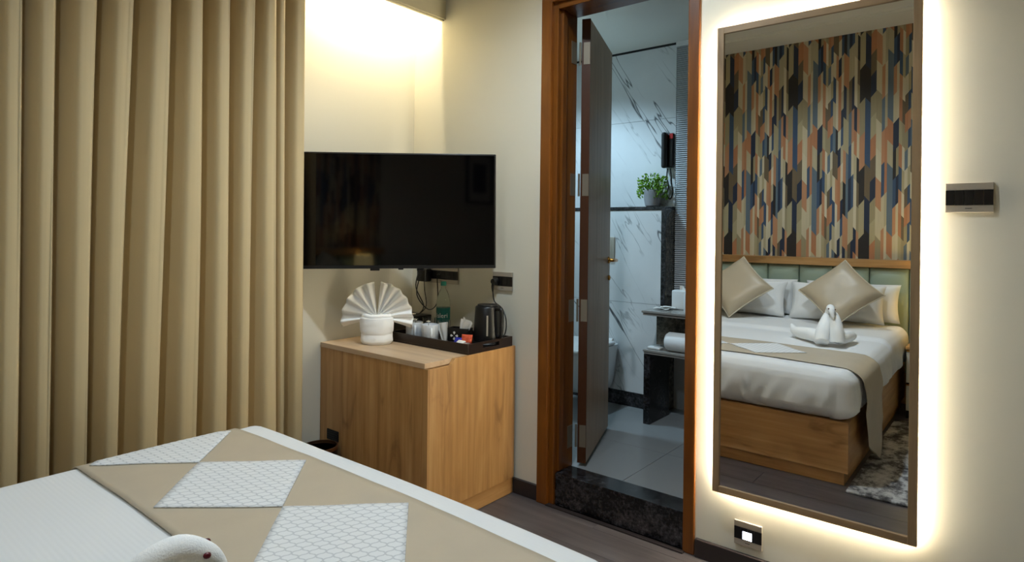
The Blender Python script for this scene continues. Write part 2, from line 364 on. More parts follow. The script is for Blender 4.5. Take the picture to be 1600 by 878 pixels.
def obj(name, mb, mat, parent=None, smooth=False, bevel=0, kind=None, autosm=None):
    me = bpy.data.meshes.new(name)
    vs = [Vector(v) for v in mb.v]
    if parent is None:
        lo = Vector([min(v[i] for v in vs) for i in range(3)]); hi = Vector([max(v[i] for v in vs) for i in range(3)])
        base = Vector(((lo.x+hi.x)/2, (lo.y+hi.y)/2, lo.z))
    else: base = woff(parent)
    me.from_pydata([tuple(v-base) for v in vs], [], mb.f)
    bm = bmesh.new(); bm.from_mesh(me); bmesh.ops.recalc_face_normals(bm, faces=bm.faces)
    if bevel:
        bmesh.ops.bevel(bm, geom=[e for e in bm.edges if len(e.link_faces) == 2 and e.calc_face_angle(0) > 0.6], offset=bevel, segments=2, affect='EDGES', profile=0.6)
    bm.to_mesh(me); bm.free()
    if smooth:
        for p in me.polygons: p.use_smooth = True
        if autosm:
            me.set_sharp_from_angle(angle=autosm)
    me.materials.append(M[mat] if isinstance(mat, str) else mat)
    o = bpy.data.objects.new(name, me); COL.objects.link(o)
    if parent: o.parent = parent
    else: o.location = base
    if kind: o['kind'] = kind
    return o
def tag(o, label, cat, group=None):
    o['label'] = label; o['category'] = cat
    if group: o['group'] = group
    return o
def thing(name, label, cat, loc, group=None, kind=None):
    o = bpy.data.objects.new(name, None); COL.objects.link(o); o.location = loc; o.empty_display_size = 0.05
    if kind: o['kind'] = kind; o['label'] = label
    else: tag(o, label, cat, group)
    return o
def struct(name, mb, mat, label=None, parent=None, **k):
    o = obj(name, mb, mat, parent, **k); o['kind'] = 'structure'
    if label: o['label'] = label
    return o
def B(*a): return MB().box(*a)
def text_mesh(s, size):
    cu = bpy.data.curves.new('t', 'FONT'); cu.body = s; cu.size = size; cu.resolution_u = 2
    o = bpy.data.objects.new('t', cu); COL.objects.link(o); bpy.context.view_layer.update()
    me = bpy.data.meshes.new_from_object(o.evaluated_get(bpy.context.evaluated_depsgraph_get()))
    v = [tuple(p.co) for p in me.vertices]; f = [tuple(p.vertices) for p in me.polygons]
    bpy.data.objects.remove(o); bpy.data.curves.remove(cu); bpy.data.meshes.remove(me)
    return v, f

# ================================================================ SETTING
XW, XR, YA, YC = -2.775, 1.9, 2.48, -0.93          # window wall, right wall, mirror wall, headboard wall
# floor and planks
fl = struct('floor', B(XW, XR, YC, YA, -0.06, -0.012), 'floorsub', 'dark grey-brown laminate plank floor')
pw, pl = 0.185, 1.22
row = 0; y = YC
plank_me = {}
while y < YA-0.001:
    y1 = min(y+pw, YA); x = XW-(row*0.47 % pl); row += 1
    while x < XR:
        a, b2 = max(x, XW), min(x+pl, XR)
        if b2-a > 0.02:
            obj('plank', MB().box(a+.0008, b2-.0008, y+.0008, y1-.0008, -0.012, 0.0), 'plank', fl)
        x += pl
    y = y1
ceil = struct('ceiling', B(XW, XR, YC, YA, CEIL, CEIL+0.08), 'ceil', 'cream painted ceiling')
# shallow step moulding on the ceiling along the headboard wall
obj('moulding', MB().box(XW, XR, -0.655, -0.535, CEIL-0.012, CEIL).box(XW, XR, -0.535, -0.50, CEIL-0.022, CEIL), 'ceil', ceil)
struct('wall_left', B(XW-0.1, XW, YC-0.1, YA+0.1, -0.06, CEIL+0.08), 'wall', 'cream painted window wall behind the curtain')
wb = struct('wall_back', B(XW, XR, YC-0.1, YC, -0.06, CEIL+0.08), 'wall', 'wall behind the bed head')
obj('wallpaper', B(XW, -0.10, YC, YC+0.002, 0.09, CEIL), 'wallpaper', wb)['label'] = 'geometric wallpaper in tan, navy and orange'
struct('wall_right', B(XR, XR+0.1, YC-0.1, YA+0.1, -0.06, CEIL+0.08), 'wall', 'cream wall out of view')
# mirror wall with the bathroom doorway
HX0, HX1, HZ = -1.802, -1.048, 2.46
wf = MB()
wf.box(XW, HX0, YA, YA+0.1, -0.06, CEIL+0.08).box(HX1, XR, YA, YA+0.1, -0.06, CEIL+0.08).box(HX0, HX1, YA, YA+0.1, HZ, CEIL+0.08)
struct('wall_front', wf, 'wall', 'cream wall with mirror and bathroom doorway')
bb = MB().box(-1.99, -1.832, YA-0.018, YA, 0, 0.074); struct('baseboard_front', bb, 'base', 'dark skirting between cabinet and doorway', bevel=0.003)
bb = MB().box(-1.024, XR, YA-0.018, YA, 0, 0.074); struct('baseboard_front', bb, 'base', 'dark skirting under the mirror', bevel=0.003)
struct('baseboard_back', MB().box(-0.18, XR, YC, YC+0.018, 0, 0.09), 'base', 'dark skirting on the headboard wall')
struct('baseboard_right', MB().box(XR-0.018, XR, YC+0.02, YA-0.02, 0, 0.09), 'base', 'dark skirting on the right wall')
# curtain pelmet
struct('trim_1', MB().box(-2.545, -2.522, YC, YA, 2.512, CEIL).box(-2.552, -2.535, YC, YA, 2.505, 2.517), 'pelmet', 'cream curtain pelmet boxing below the ceiling')

# ---- doorway: frame + leaf
dr = thing('door_1', 'polished brown door frame with taupe bathroom door standing open', None, (-1.42, 2.5, 0), kind='structure')
obj('frame_jamb', MB().box(-1.802, -1.742, 2.474, 2.640, 0, 2.46).box(-1.772, -1.728, 2.50, 2.535, 0.16, 2.40), 'teakz', dr, bevel=0.003)
obj('frame_jamb', MB().box(-1.078, -1.048, 2.4805, 2.640, 0, 2.46), 'teakz', dr, bevel=0.003)
obj('frame_head', MB().box(-1.742, -1.078, 2.474, 2.640, 2.402, 2.46), 'teakx', dr, bevel=0.003)
obj('architrave', MB().box(-1.828, -1.768, 2.452, 2.48, 0, 2.492), 'teakz', dr, bevel=0.005)
obj('architrave', MB().box(-1.0795, -1.029, 2.468, 2.48, 0, 2.492), 'teakz', dr, bevel=0.005)
obj('architrave', MB().box(-1.768, -1.0795, 2.452, 2.48, 2.434, 2.492), 'teakx', dr, bevel=0.005)
LP = Vector((-1.678, 2.664, 0)); le = Vector((-0.35, 0.937, 0)).normalized(); ln = Vector((0.937, 0.35, 0)).normalized()
LT = Matrix((le, -ln, up)).transposed().to_4x4(); LT.translation = LP     # local x along leaf, y into thickness
leaf = obj('door_leaf', MB().box(0.0015, 0.64, 0.0015, 0.042, 0.166, 2.392, LT), 'taupe', dr)
obj('lipping', MB().box(-0.002, 0.0012, 0.0, 0.044, 0.165, 2.393, LT), 'dooredge', leaf)['label'] = 'dark brown edge strip'
for z in (0.30, 0.93, 1.56, 2.22):
    hg = obj('hinge', MB().box(-0.0035, -0.002, 0.002, 0.034, z-0.055, z+0.055, LT), 'hinge', dr)
    obj('hinge_leaf', MB().box(-1.7418, -1.7402, 2.590, 2.636, z-0.055, z+0.055), 'hinge', hg)
    obj('hinge_knuckle', MB().lathe([(0.0055, -0.057), (0.0055, 0.057)], (-1.727, 2.646, z), 10), 'hinge', hg, smooth=True, autosm=0.6)
def lpt(x, y, z): return LT @ Vector((x, y, z))
hd = obj('handle', MB().lathe([(0.02, 0), (0.02, 0.006), (0.011, 0.012), (0.009, 0.045)], n=14, T=Matrix.Translation(lpt(0.585, 0, 1.16)) @ Matrix((le, up, ln)).transposed().to_4x4()).tube([lpt(0.585, -0.045, 1.16), lpt(0.575, -0.05, 1.16), lpt(0.50, -0.05, 1.162), lpt(0.47, -0.047, 1.162)], [0.009, 0.009, 0.008, 0.007], 8, 3), 'brass', dr, smooth=True, autosm=0.7)
obj('lock_cylinder', MB().lathe([(0.015, 0), (0.015, 0.008), (0.006, 0.012)], n=14, T=Matrix.Translation(lpt(0.595, 0, 1.055)) @ Matrix((le, up, ln)).transposed().to_4x4()), 'brass', dr, smooth=True, autosm=0.7)
# granite step in the doorway and floor strip in front
struct('trim_2', B(-1.7405, -1.0795, 2.487, 2.617, 0.0005, 0.155), 'granite', 'black speckled granite step in the bathroom doorway', bevel=0.004)
struct('trim_3', B(-1.77, -1.07, 2.448, 2.4735, 0.0004, 0.006), 'base', 'dark transition strip on the floor below the step')

# ---- bathroom shell
BX0, BX1, YB, YH, BZ, BC = -2.80, -0.75, 3.942, 3.785, 0.148, 2.602
bf = struct('floor_bathroom', B(BX0, BX1, 2.58, YB+0.1, 0.05, BZ-0.008), 'grout', 'pale grey tiled bathroom floor')
ty = 2.618
for (ya, yb) in ((2.618, 3.1), (3.1, 3.7), (3.7, YB)):
    for (xa, xb) in ((BX0, -2.05), (-2.05, -1.45), (-1.45, BX1)):
        obj('tile', B(xa+.001, xb-.001, ya+.001, yb-.001, BZ-0.008, BZ), 'btile', bf)
struct('ceiling_bathroom', B(BX0, BX1, 2.58, YB+0.1, BC, BC+0.08), 'ceil', 'white bathroom ceiling')
wbk = struct('wall_bathroom_back', B(BX0, BX1, YB, YB+0.1, 0.05, BC+0.08), 'grout', 'white veined marble bathroom wall')
for (za, zb) in ((1.50, 2.10), (2.10, 2.589)):
    for (xa, xb) in ((BX0, -1.80),):
        obj('tile', B(xa+.001, xb, YB-0.008, YB, za+.001, zb-.001), 'marble', wbk)
obj('edge_trim', B(BX0, -1.70, YB-0.012, YB, 2.589, 2.602), 'blackm', wbk)
wl = struct('wall_bathroom_left', B(BX0-0.1, BX0, 2.58, YB+0.1, 0.05, BC+0.08), 'grout', 'marble tiled side wall of the bathroom')
for (za, zb) in ((.30, .90), (.90, 1.5), (1.50, 2.10), (2.10, 2.60)):
    for (ya, yb) in ((2.58, 3.18), (3.18, YB)):
        obj('tile', B(BX0, BX0+.008, ya+.001, yb-.001, za+.001, zb-.001), 'marble', wl)
struct('wall_bathroom_right', B(BX1, BX1+0.1, 2.58, YB+0.1, 0.05, BC+0.08), 'wall', 'side wall of the bathroom')
# half-height cistern wall with granite ledge
hw = struct('wall_bathroom_ledge', B(BX0+.009, -1.797, YH+0.010, YB-0.0005, BZ, 1.478), 'granite_b', 'half-height marble cistern wall with black granite ledge')
for (za, zb) in ((0.245, 0.85), (0.85, 1.472)):
    for (xa, xb) in ((BX0+.009, -2.44), (-2.44, -1.824)):
        obj('tile', B(xa+.001, xb-.001, YH, YH+0.010, za+.001, zb-.001), 'marble', hw)
obj('skirting_tile', B(BX0+.009, -1.80, YH-0.004, YH+0.010, BZ, 0.245), 'granite', hw)
obj('ledge_slab', B(BX0+.009, -1.795, YH-0.006, YB-.001, 1.478, 1.497), 'granite', hw)
obj('edge_trim', B(-1.824, -1.796, YH-0.003, YH+0.010, 0.245, 1.478), 'granite', hw)
# window blind
bl = thing('window_blind', 'white fine-slatted window blind beside the bathroom wall phone', 'blind', (-1.62, YB-0.03, 0.9))
obj('headrail', B(-1.793, -1.40, YB-0.034, YB-0.004, 2.565, 2.60), 'white', bl)
sm = MB()
z = 0.93
while z < 2.56:
    sm.add([(-1.792, YB-0.026, z), (-1.402, YB-0.026, z), (-1.402, YB-0.010, z+0.0105), (-1.792, YB-0.010, z+0.0105), (-1.792, YB-0.025, z-.0008), (-1.402, YB-0.025, z-.0008), (-1.402, YB-0.009, z+0.0097), (-1.792, YB-0.009, z+0.0097)], [(0, 1, 2, 3), (4, 7, 6, 5), (0, 4, 5, 1), (2, 6, 7, 3), (0, 3, 7, 4), (1, 5, 6, 2)])
    z += 0.0138
obj('slats', sm, 'blindm', bl, kind='stuff')
obj('bottom_rail', B(-1.792, -1.402, YB-0.028, YB-0.008, 0.905, 0.925), 'white', bl)

# ================================================================ BATHROOM THINGS
# vanity
vn = thing('vanity_counter', 'stone vanity counter with lower shelf on a black granite upright', 'vanity', (-1.5, 3.7, BZ))
obj('countertop', MB().box(-1.812, -0.80, 3.495, YB-0.036, 0.83, 0.845).box(-1.806, -0.80, 3.503, YB-0.036, 0.815, 0.829), 'granite_c', vn, bevel=0.004)
obj('apron', B(-1.79, -0.80, 3.66, 3.675, 0.615, 0.814), 'granite_b', vn)
obj('shelf', MB().box(-1.800, -0.80, 3.495, 3.78, 0.592, 0.606).box(-1.796, -0.80, 3.5, 3.78, 0.579, 0.5915), 'granite_c', vn, bevel=0.003)
obj('upright', B(-1.795, -1.752, 3.50, 3.778, BZ, 0.578), 'granite', vn, bevel=0.003)
tr = tag(obj('rolled_towel', MB().lathe([(0.0, -0.2), (0.045, -0.2), (0.056, -0.185), (0.058, 0), (0.056, 0.185), (0.045, 0.2), (0.0, 0.2)], n=24, T=Matrix.Translation((-1.47, 3.56, 0.664)) @ Matrix.Rotation(PI/2, 4, 'Y')).lathe([(0.0, 0.2), (0.02, 0.2), (0.022, 0.206), (0.0, 0.207)], n=14, T=Matrix.Translation((-1.47, 3.56, 0.664)) @ Matrix.Rotation(-PI/2, 4, 'Y')), 'towel', smooth=True), 'white rolled towel on the vanity shelf', 'towel')
tag(obj('soap_dish', MB().rbox(-1.785, -1.70, 3.525, 3.575, 0.6065, 0.622, 0.006), 'white', smooth=True), 'small white dish on the vanity shelf edge', 'dish')
tb = thing('tissue_box', 'white tissue box standing on the vanity counter', 'tissue box', (-1.62, 3.72, 0.845))
obj('box', MB().rbox(-1.70, -1.56, 3.68, 3.76, 0.8455, 0.965, 0.008), 'white', tb, smooth=True)
obj('tissue', MB().grid(lambda u, v: (-1.66+0.06*u, 3.715+0.01*math.sin(6*u), 0.9655+0.03*v*(0.6+0.4*math.sin(5*u+1))), 8, 3), 'paper', tb, smooth=True)
tag(obj('folded_paper', MB().grid(lambda u, v: (-1.79+0.11*u, 3.60+0.07*v, 0.8465+0.008*abs(math.sin(4*u+2*v))), 8, 6).grid(lambda u, v: (-1.75+0.10*u, 3.62+0.05*v, 0.8575+0.006*abs(math.sin(3*u+4*v))), 8, 6), 'paper', smooth=True), 'crumpled white paper on the vanity counter', 'paper')
tag(obj('soap_bottle', MB().lathe([(0.0, 0), (0.026, 0), (0.028, 0.01), (0.028, 0.11), (0.02, 0.125), (0.011, 0.13), (0.011, 0.15), (0.0, 0.15)], (-1.535, 3.56, 0.8455), 18), 'white', smooth=True, autosm=0.8), 'white soap bottle at the vanity front', 'bottle')
# toilet (wall hung)
tl = thing('toilet', 'white wall-hung toilet below the flush plate', 'toilet', (-2.25, 3.5, BZ))
def bowl(u, v):
    # v 0 rim .. 1 bottom, u around
    a = 2*PI*u
    k = 1-v
    w = 0.165*(0.62+0.38*k**0.6); L0 = 3.783-0.0; front = 3.24+0.22*v**1.4
    cx = -2.27; cy = (L0+front)/2; ly = (L0-front)/2
    c, s_ = math.cos(a), math.sin(a)
    sx = math.copysign(abs(c)**0.75, c); sy = math.copysign(abs(s_)**0.75, s_)
    if s_ > 0: sx = math.copysign(abs(c)**0.25, c); sy = math.copysign(abs(s_)**0.35, s_)
    return (cx+w*sx, cy+ly*sy, 0.565-0.30*v)
tm = MB(); tm.grid(bowl, 36, 8)
n0 = len(tm.v); tm.v.append((-2.27, 3.52, 0.565)); tm.f += [(n0, i+1, i) for i in range(36)]
n1 = len(tm.v); tm.v.append((-2.27, 3.6, 0.265)); tm.f += [(n1, 8*37+i, 8*37+i+1) for i in range(36)]
obj('bowl', tm, 'white_gloss', tl, smooth=True, autosm=0.9)
obj('seat_lid', MB().rbox(-2.435, -2.105, 3.235, 3.70, 0.566, 0.592, 0.012, 3), 'white', tl, smooth=True)
obj('hinge_bar', MB().tube([(-2.40, 3.725, 0.585), (-2.14, 3.725, 0.585)], 0.018, 12), 'white_gloss', tl, smooth=True, autosm=0.8)
obj('fixing_cap', MB().lathe([(0.0, 0.0), (0.02, 0.0), (0.02, 0.003), (0.0, 0.004)], n=14, T=Matrix.Translation((-2.1325, 3.66, 0.45)) @ Matrix.Rotation(PI/2, 4, 'Y') @ Matrix.Scale(1.5, 4, (1, 0, 0))), 'blackm', tl, smooth=True)
tag(obj('flush_plate', MB().rbox(-2.36, -2.168, YH-0.012, YH-0.0005, 1.13, 1.29, 0.003).rbox(-2.34, -2.27, YH-0.015, YH-0.011, 1.16, 1.27, 0.002).rbox(-2.26, -2.19, YH-0.015, YH-0.011, 1.16, 1.27, 0.002), 'steel', smooth=True, autosm=0.5), 'grey steel flush plate on the marble wall', 'flush plate')
# wall phone
ph = thing('wall_telephone', 'black wall telephone with hanging cord on the marble bathroom wall', 'telephone', (-1.83, 3.91, 1.757))
obj('base_unit', MB().rbox(-1.872, -1.802, YB-0.035, YB-0.0085, 1.762, 1.995, 0.012), 'black', ph, smooth=True)
obj('handset', MB().rbox(-1.878, -1.838, YB-0.078, YB-0.036, 1.757, 1.999, 0.018, 4, fn=lambda p: Vector((p.x, p.y+0.012*math.cos((p.z-1.878)/0.121*PI/2), p.z))), 'black', ph, smooth=True)
obj('call_light', MB().rbox(-1.832, -1.806, YB-0.040, YB-0.034, 1.955, 1.99, 0.002), 'redled', ph)
cpts = [(-1.845, YB-0.03, 1.757), (-1.848, YB-0.034, 1.70), (-1.835, YB-0.036, 1.64), (-1.845, YB-0.037, 1.58), (-1.822, YB-0.037, 1.552), (-1.806, YB-0.036, 1.59), (-1.815, YB-0.036, 1.68), (-1.825, YB-0.03, 1.757)]
obj('cord', MB().tube(cpts, 0.0045, 7, 5), 'black', ph, smooth=True)
# potted plant
pp = thing('potted_plant', 'small leafy green plant in a grey pot on the bathroom ledge', 'plant', (-1.932, 3.868, 1.497))
pot = obj('pot', MB().lathe([(0.0, 0), (0.038, 0), (0.048, 0.008), (0.056, 0.05), (0.058, 0.115), (0.053, 0.115), (0.05, 0.1), (0.0, 0.1)], (-1.932, 3.868, 1.4975), 28), 'pot', pp, smooth=True, autosm=0.7)
rs = random.Random(3); lm_ = MB()
for i in range(300):
    a = rs.uniform(0, 2*PI); rr = 0.085*math.sqrt(rs.random()); hz = rs.uniform(0.09, 0.235)-rr*0.5
    c = Vector((-1.935+rr*1.15*math.cos(a), min(3.868+rr*0.6*math.sin(a), 3.92), 1.4975+hz))
    out = Vector((math.cos(a), 0.7*math.sin(a), rs.uniform(0.1, 1.2))).normalized(); sd = out.cross(Vector((rs.uniform(-1, 1), rs.uniform(-1, 1), 0.3))).normalized()
    L_, w_ = rs.uniform(0.018, 0.030), rs.uniform(0.007, 0.011); nn = out.cross(sd)*0.003
    lm_.add([c, c+out*L_*.5+sd*w_+nn, c+out*L_, c+out*L_*.5-sd*w_+nn, c+out*L_*.5-nn], [(0, 1, 4), (1, 2, 4), (2, 3, 4), (3, 0, 4)])
obj('foliage', lm_, 'leaf', pp, kind='stuff')
for i in range(7):
    a = i*0.9; obj('stem', MB().tube([(-1.932, 3.868, 1.58), (-1.935+0.03*math.cos(a), 3.868+0.02*math.sin(a), 1.64), (-1.935+0.06*math.cos(a), 3.868+0.035*math.sin(a), 1.69)], 0.0018, 5, 3), 'leaf', pp, smooth=True)

# ================================================================ BEDROOM: LARGE THINGS
# ---- curtain
top_r = [-.84, -.73, -.61, -.50, -.39, -.28, -.17, -.06, .05, .16, .265, .37, .47, .569, .664, .784, .896, 1.027, 1.154, 1.269, 1.376, 1.477, 1.518, 1.618]
bot_r = [-.84, -.73, -.61, -.50, -.39, -.28, -.17, -.06, .05, .16, .265, .37, .465, .566, .654, .768, .870, 1.007, 1.148, 1.266, 1.364, 1.495, 1.536, 1.625]
NS = 22
def curtain_pt(k, z):
    t = min(max((z-0.6)/1.5, -0.4), 1.2)
    i, q = divmod(k, NS); f = q/NS
    g = lambda j: bot_r[j]*(1-t)+top_r[j]*t
    if i >= len(top_r)-1: y0 = g(len(top_r)-1); return y0
    return g(i)+(g(i+1)-g(i))*f
cols = (len(top_r)-1)*NS
cm = MB(); NZ = 26
vs = []
for j in range(NZ+1):
    z = 0.015+(2.93-0.015)*j/NZ
    for k in range(cols+1):
        i, q = divmod(k, NS); i2 = min(i, len(top_r)-2); f = (k-i2*NS)/NS
        y_ = curtain_pt(k, z)
        sp = top_r[i2+1]-top_r[i2]
        amp = min(0.062, 0.55*sp)
        br = [(0, 1.0), (0.05, 0.86), (0.15, 0.15), (0.22, 0.0), (0.32, 0.04), (0.58, 0.86), (0.66, 0.97), (0.8, 1.0), (1.0, 1.0)]
        for (fa, wa), (fb, wb_) in zip(br[:-1], br[1:]):
            if f <= fb: w = wa+(wb_-wa)*(f-fa)/(fb-fa); break
        damp = 1.0 - 0.35*max(0, (z-2.2)/0.8)
        x_ = -2.565 - 2*amp*(1-w)*damp + 0.004*math.sin(2.3*z+i2*1.7)
        vs.append((x_, y_+0.004*math.sin(1.7*z+i2), z))
    vs.append((-2.60, curtain_pt(cols, z)+0.022, z)); vs.append((-2.66, curtain_pt(cols, z)+0.030, z))
W = cols+3
cm.add(vs, [(j*W+i, j*W+i+1, (j+1)*W+i+1, (j+1)*W+i) for j in range(NZ) for i in range(W-1)])
cur = tag(obj('curtain', cm, 'curtain', smooth=True), 'floor-length gold satin curtain in deep pleats beside the television', 'curtain')
so = cur.modifiers.new('solid', 'SOLIDIFY'); so.thickness = 0.002; so.offset = -1

# ---- cove light strip inside the pelmet recess
tag(obj('led_strip_offscreen', MB().box(-2.562, -2.552, 1.70, 2.46, 2.640, 2.656), 'led_cove'), 'warm light strip hidden in the curtain pelmet recess', 'light strip')

# ---- bed
bed = thing('bed', 'double bed with oak base facing the mirror', 'bed', (-1.445, 0.18, 0))
obj('plinth', MB().box(-2.18, -0.712, -0.828, 1.196, 0.0005, 0.0695), 'oakx', bed)
obj('base_panel', MB().box(-2.20, -0.690, 1.197, 1.217, 0.07, 0.338), 'oakx', bed, bevel=0.0015)
obj('base_panel', MB().box(-0.71, -0.690, -0.828, 1.1965, 0.07, 0.338), 'oaky', bed, bevel=0.0015)
obj('base_panel', MB().box(-2.20, -2.18, -0.828, 1.1965, 0.07, 0.338), 'oaky', bed, bevel=0.0015)
obj('slat_deck', MB().box(-2.1795, -0.7105, -0.828, 1.1965, 0.30, 0.333), 'oakx', bed)
obj('mattress', MB().rbox(-2.185, -0.705, -0.826, 1.195, 0.334, 0.52, 0.04, 3), 'pillow', bed, smooth=True)
# duvet
DX0, DX1, DY0, DY1, DZ, DR = -2.225, -0.668, -0.795, 1.236, 0.60, 0.066
def duvet_fn(p):
    x, y, z = p
    side = min(max((0.57-z)/0.2, 0), 1)                      # 0 on top, 1 on the hanging sides
    n1 = noise.noise(Vector((x*3.1, y*3.1, z*2))); n2 = noise.noise(Vector((x*14+3, y*14, z*3.0)))
    cx, cy = (DX0+DX1)/2, (DY0+DY1)/2
    d = Vector((x-cx, y-cy, 0))
    out = Vector((0, 0, 0))
    if side > 0:
        ex = Vector((1 if x > cx else -1, 0, 0)) if min(abs(x-DX0), abs(x-DX1)) < 0.10 else Vector((0, 1 if y > cy else -1, 0))
        bulge = 0.018*math.sin(PI*min(max((z-0.34)/0.24, 0), 1))
        tt = (x+y)*1.0 if abs(ex.x) < .5 else y*1.0
        low = min(max((0.545-z)/0.14, 0), 1)
        fold_ = noise.noise(Vector((tt*17+z*9*(1 if noise.noise(Vector((tt*1.3, 0, 4))) > 0 else -1), 1.5, z*2)))
        out += ex*(side*(0.006*n2+0.006*n1)+bulge+0.030*low*fold_)
        if z < 0.40: out -= ex*0.03*((0.40-z)/0.07)
    crown = 0.010*(1-((x-cx)/0.8)**2)*(1-side)
    fold = 0.026*min(max((0.04+0.02*n1-y)/0.022, 0), 1)**0.6*(1-side)
    out.z += (0.004*n1)*(1-side)+crown+fold
    return Vector(p)+out
dv = MB().rbox(DX0, DX1, DY0, DY1, 0.336, DZ, DR, 6, fn=duvet_fn, div=(110, 130, 18))
tag(obj('duvet', dv, 'duvet', smooth=True), 'white duvet tucked around the mattress of the bed', 'duvet')
def duvet_top(x, y):
    q = duvet_fn(Vector((min(max(x, DX0+DR), DX1-DR), min(max(y, DY0+DR), DY1-DR), DZ)))
    ex = max(DX0+DR-x, x-(DX1-DR), 0); ey = max(DY0+DR-y, y-(DY1-DR), 0); e = min(math.hypot(ex, ey), DR*0.999)
    return q.z-(DR-math.sqrt(DR*DR-e*e))
def rpath(s):
    """runner centre path across the bed: s in metres from the camera-side top edge, + = over the side"""
    xe = DX1-DR
    if s <= 0: return xe+s, None, 0
    a = s/DR
    if a < PI/2: return xe+DR*math.sin(a), a, 1
    return DX1, a, 2
def runner_pt(u, s, off):
    """u 0..1 from foot edge (y=1.115) to head edge (y=.625); s along x"""
    y = 1.115-0.49*u
    xe = DX1-DR
    if s < -(xe-(DX0+DR)):                    # over the window side
        s2 = -(xe-(DX0+DR))-s; a = min(s2/DR, PI/2)
        zt = duvet_top(DX0+DR, y)
        x = DX0+DR-(DR+off+.012)*math.sin(a); z = zt-DR+(DR+off)*math.cos(a)-max(0, s2-DR*PI/2)
        return (x-0.014*min(1, max(0, s2-DR*PI/2)/0.08), y, z)
    if s <= 0:
        x = xe+s; return (x, y, duvet_top(x, y)+off+0.0016*(1+noise.noise(Vector((x*9, y*5, 2))))*min(1, -s/0.05))
    a = min(s/DR, PI/2); zt = duvet_top(xe, y); h = max(0, s-DR*PI/2)
    x = xe+(DR+off+0.026*math.sin(a)**2)*math.sin(a); z = zt-DR+(DR+off)*math.cos(a)
    if h > 0:
        H_ = z                                   # hang: lengths differ across the width, ending in a point near the floor
        zb = 0.20-(0.19)*(u/0.62) if u < 0.62 else 0.010+0.18*((u-0.62)/0.38)
        yb = 1.03-0.37*(u/0.62) if u < 0.62 else 0.66-0.25*((u-0.62)/0.38)
        t = min(h/0.50, 1)
        y = y+(yb-y)*t**1.2; z = H_+(zb+0.006-H_)*t
        x += 0.010*math.sin(PI*min(t/0.5, 1))+0.012*math.sin(u*9+2*t)*t
    return (x, y, z)
LW = (DX1-DR)-(DX0+DR)
rn = thing('bed_runner', 'beige satin bed runner across the foot of the bed with white lattice diamonds', 'bed runner', (-1.445, 0.87, 0.6))
s0, s1 = -LW-DR*PI/2-0.10, DR*PI/2+0.50
obj('cloth', MB().shell(lambda u, v: runner_pt(v, s0+(s1-s0)*u, 0.004), 110, 26, (0, 0, 0.0022)), 'runner', rn, smooth=True)
# diamonds: centres along the runner
def diamond(cx):
    h = 0.232
    def P(u, v):
        # u,v in 0..1 -> diamond coordinates
        a, b = u-0.5, v-0.5
        x = cx+(a+b)*2*h*0.5*2*0.5*1.0; yy = 0.866+(b-a)*0.216*1.0
        s = x-(DX1-DR); uu = (1.115-yy)/0.49
        return runner_pt(min(max(uu, 0), 1), s, 0.0075)
    return MB().shell(P, 18, 18, (0, 0, 0.002))
for cx in (-2.145, -1.68, -1.215):
    obj('diamond_patch', diamond(cx), 'lattice', rn, smooth=True)['label'] = 'white lattice-print diamond'

# ---- headboard
hb = thing('headboard', 'sage green padded headboard of upright panels under an oak ledge', 'headboard', (-1.4, -0.88, 0))
obj('backing', B(-2.53, -0.13, -0.927, -0.905, 0.0, 1.066), 'oakx', hb)
pe = [-2.527, -2.263, -2.0, -1.739, -1.478, -1.215, -0.945, -0.672, -0.40, -0.132]
for a, b2 in zip(pe[:-1], pe[1:]):
    def puff(p, a=a, b2=b2):
        u = (p.x-a)/(b2-a)*2-1; v = min((1.06-p.z)/0.13, 1)*2-1
        d = (1-abs(u)**3)*(1-max(-v, 0)**3)
        return Vector((p.x, p.y+(0.030*d if p.y > -0.88 else 0), p.z))
    obj('panel', MB().rbox(a+.002, b2-.002, -0.904, -0.865, 0.25, 1.064, 0.012, 3, fn=puff, div=(8, 1, 20)), 'sage', hb, smooth=True)
obj('ledge', B(-2.535, -0.125, -0.927, -0.815, 1.067, 1.130), 'oakx', hb, bevel=0.002)

# ---- pillows and cushions
def pillow_mb(w, h, t, T, pinch=0.10, n=18):
    mb = MB()
    def P(u, v, sgn):
        a, b = 2*u-1, 2*v-1
        k = (max(0, (1-a**4))*max(0, (1-b**4)))**0.5
        x = a*w/2*(1-pinch*(1-b*b)*abs(a)**3*0.6); z = b*h/2*(1-pinch*(1-a*a)*abs(b)**3*0.6)
        wr = 0.006*noise.noise(Vector((a*2.3+w*7, b*2.3, sgn)))
        return (x, sgn*(t/2*k+0.003)+wr*k, z)
    mb.grid(lambda u, v: P(u, v, -1), n, n, T); mb.grid(lambda u, v: P(u, v, 1), n, n, T)
    k = (n+1)**2; W_ = n+1
    ring = [i for i in range(W_)]+[j*W_+n for j in range(1, n+1)]+[n*W_+i for i in range(n-1, -1, -1)]+[j*W_ for j in range(n-1, 0, -1)]
    for i in range(len(ring)): mb.f.append((ring[i], ring[(i+1) % len(ring)], k+ring[(i+1) % len(ring)], k+ring[i]))
    return mb
def lean(x, y, z, deg, roll=0.0, yaw=0.0):
    return Matrix.Translation((x, y, z)) @ Matrix.Rotation(math.radians(yaw), 4, 'Z') @ Matrix.Rotation(math.radians(deg), 4, 'X') @ Matrix.Rotation(math.radians(roll), 4, 'Y')
PZ = 0.645
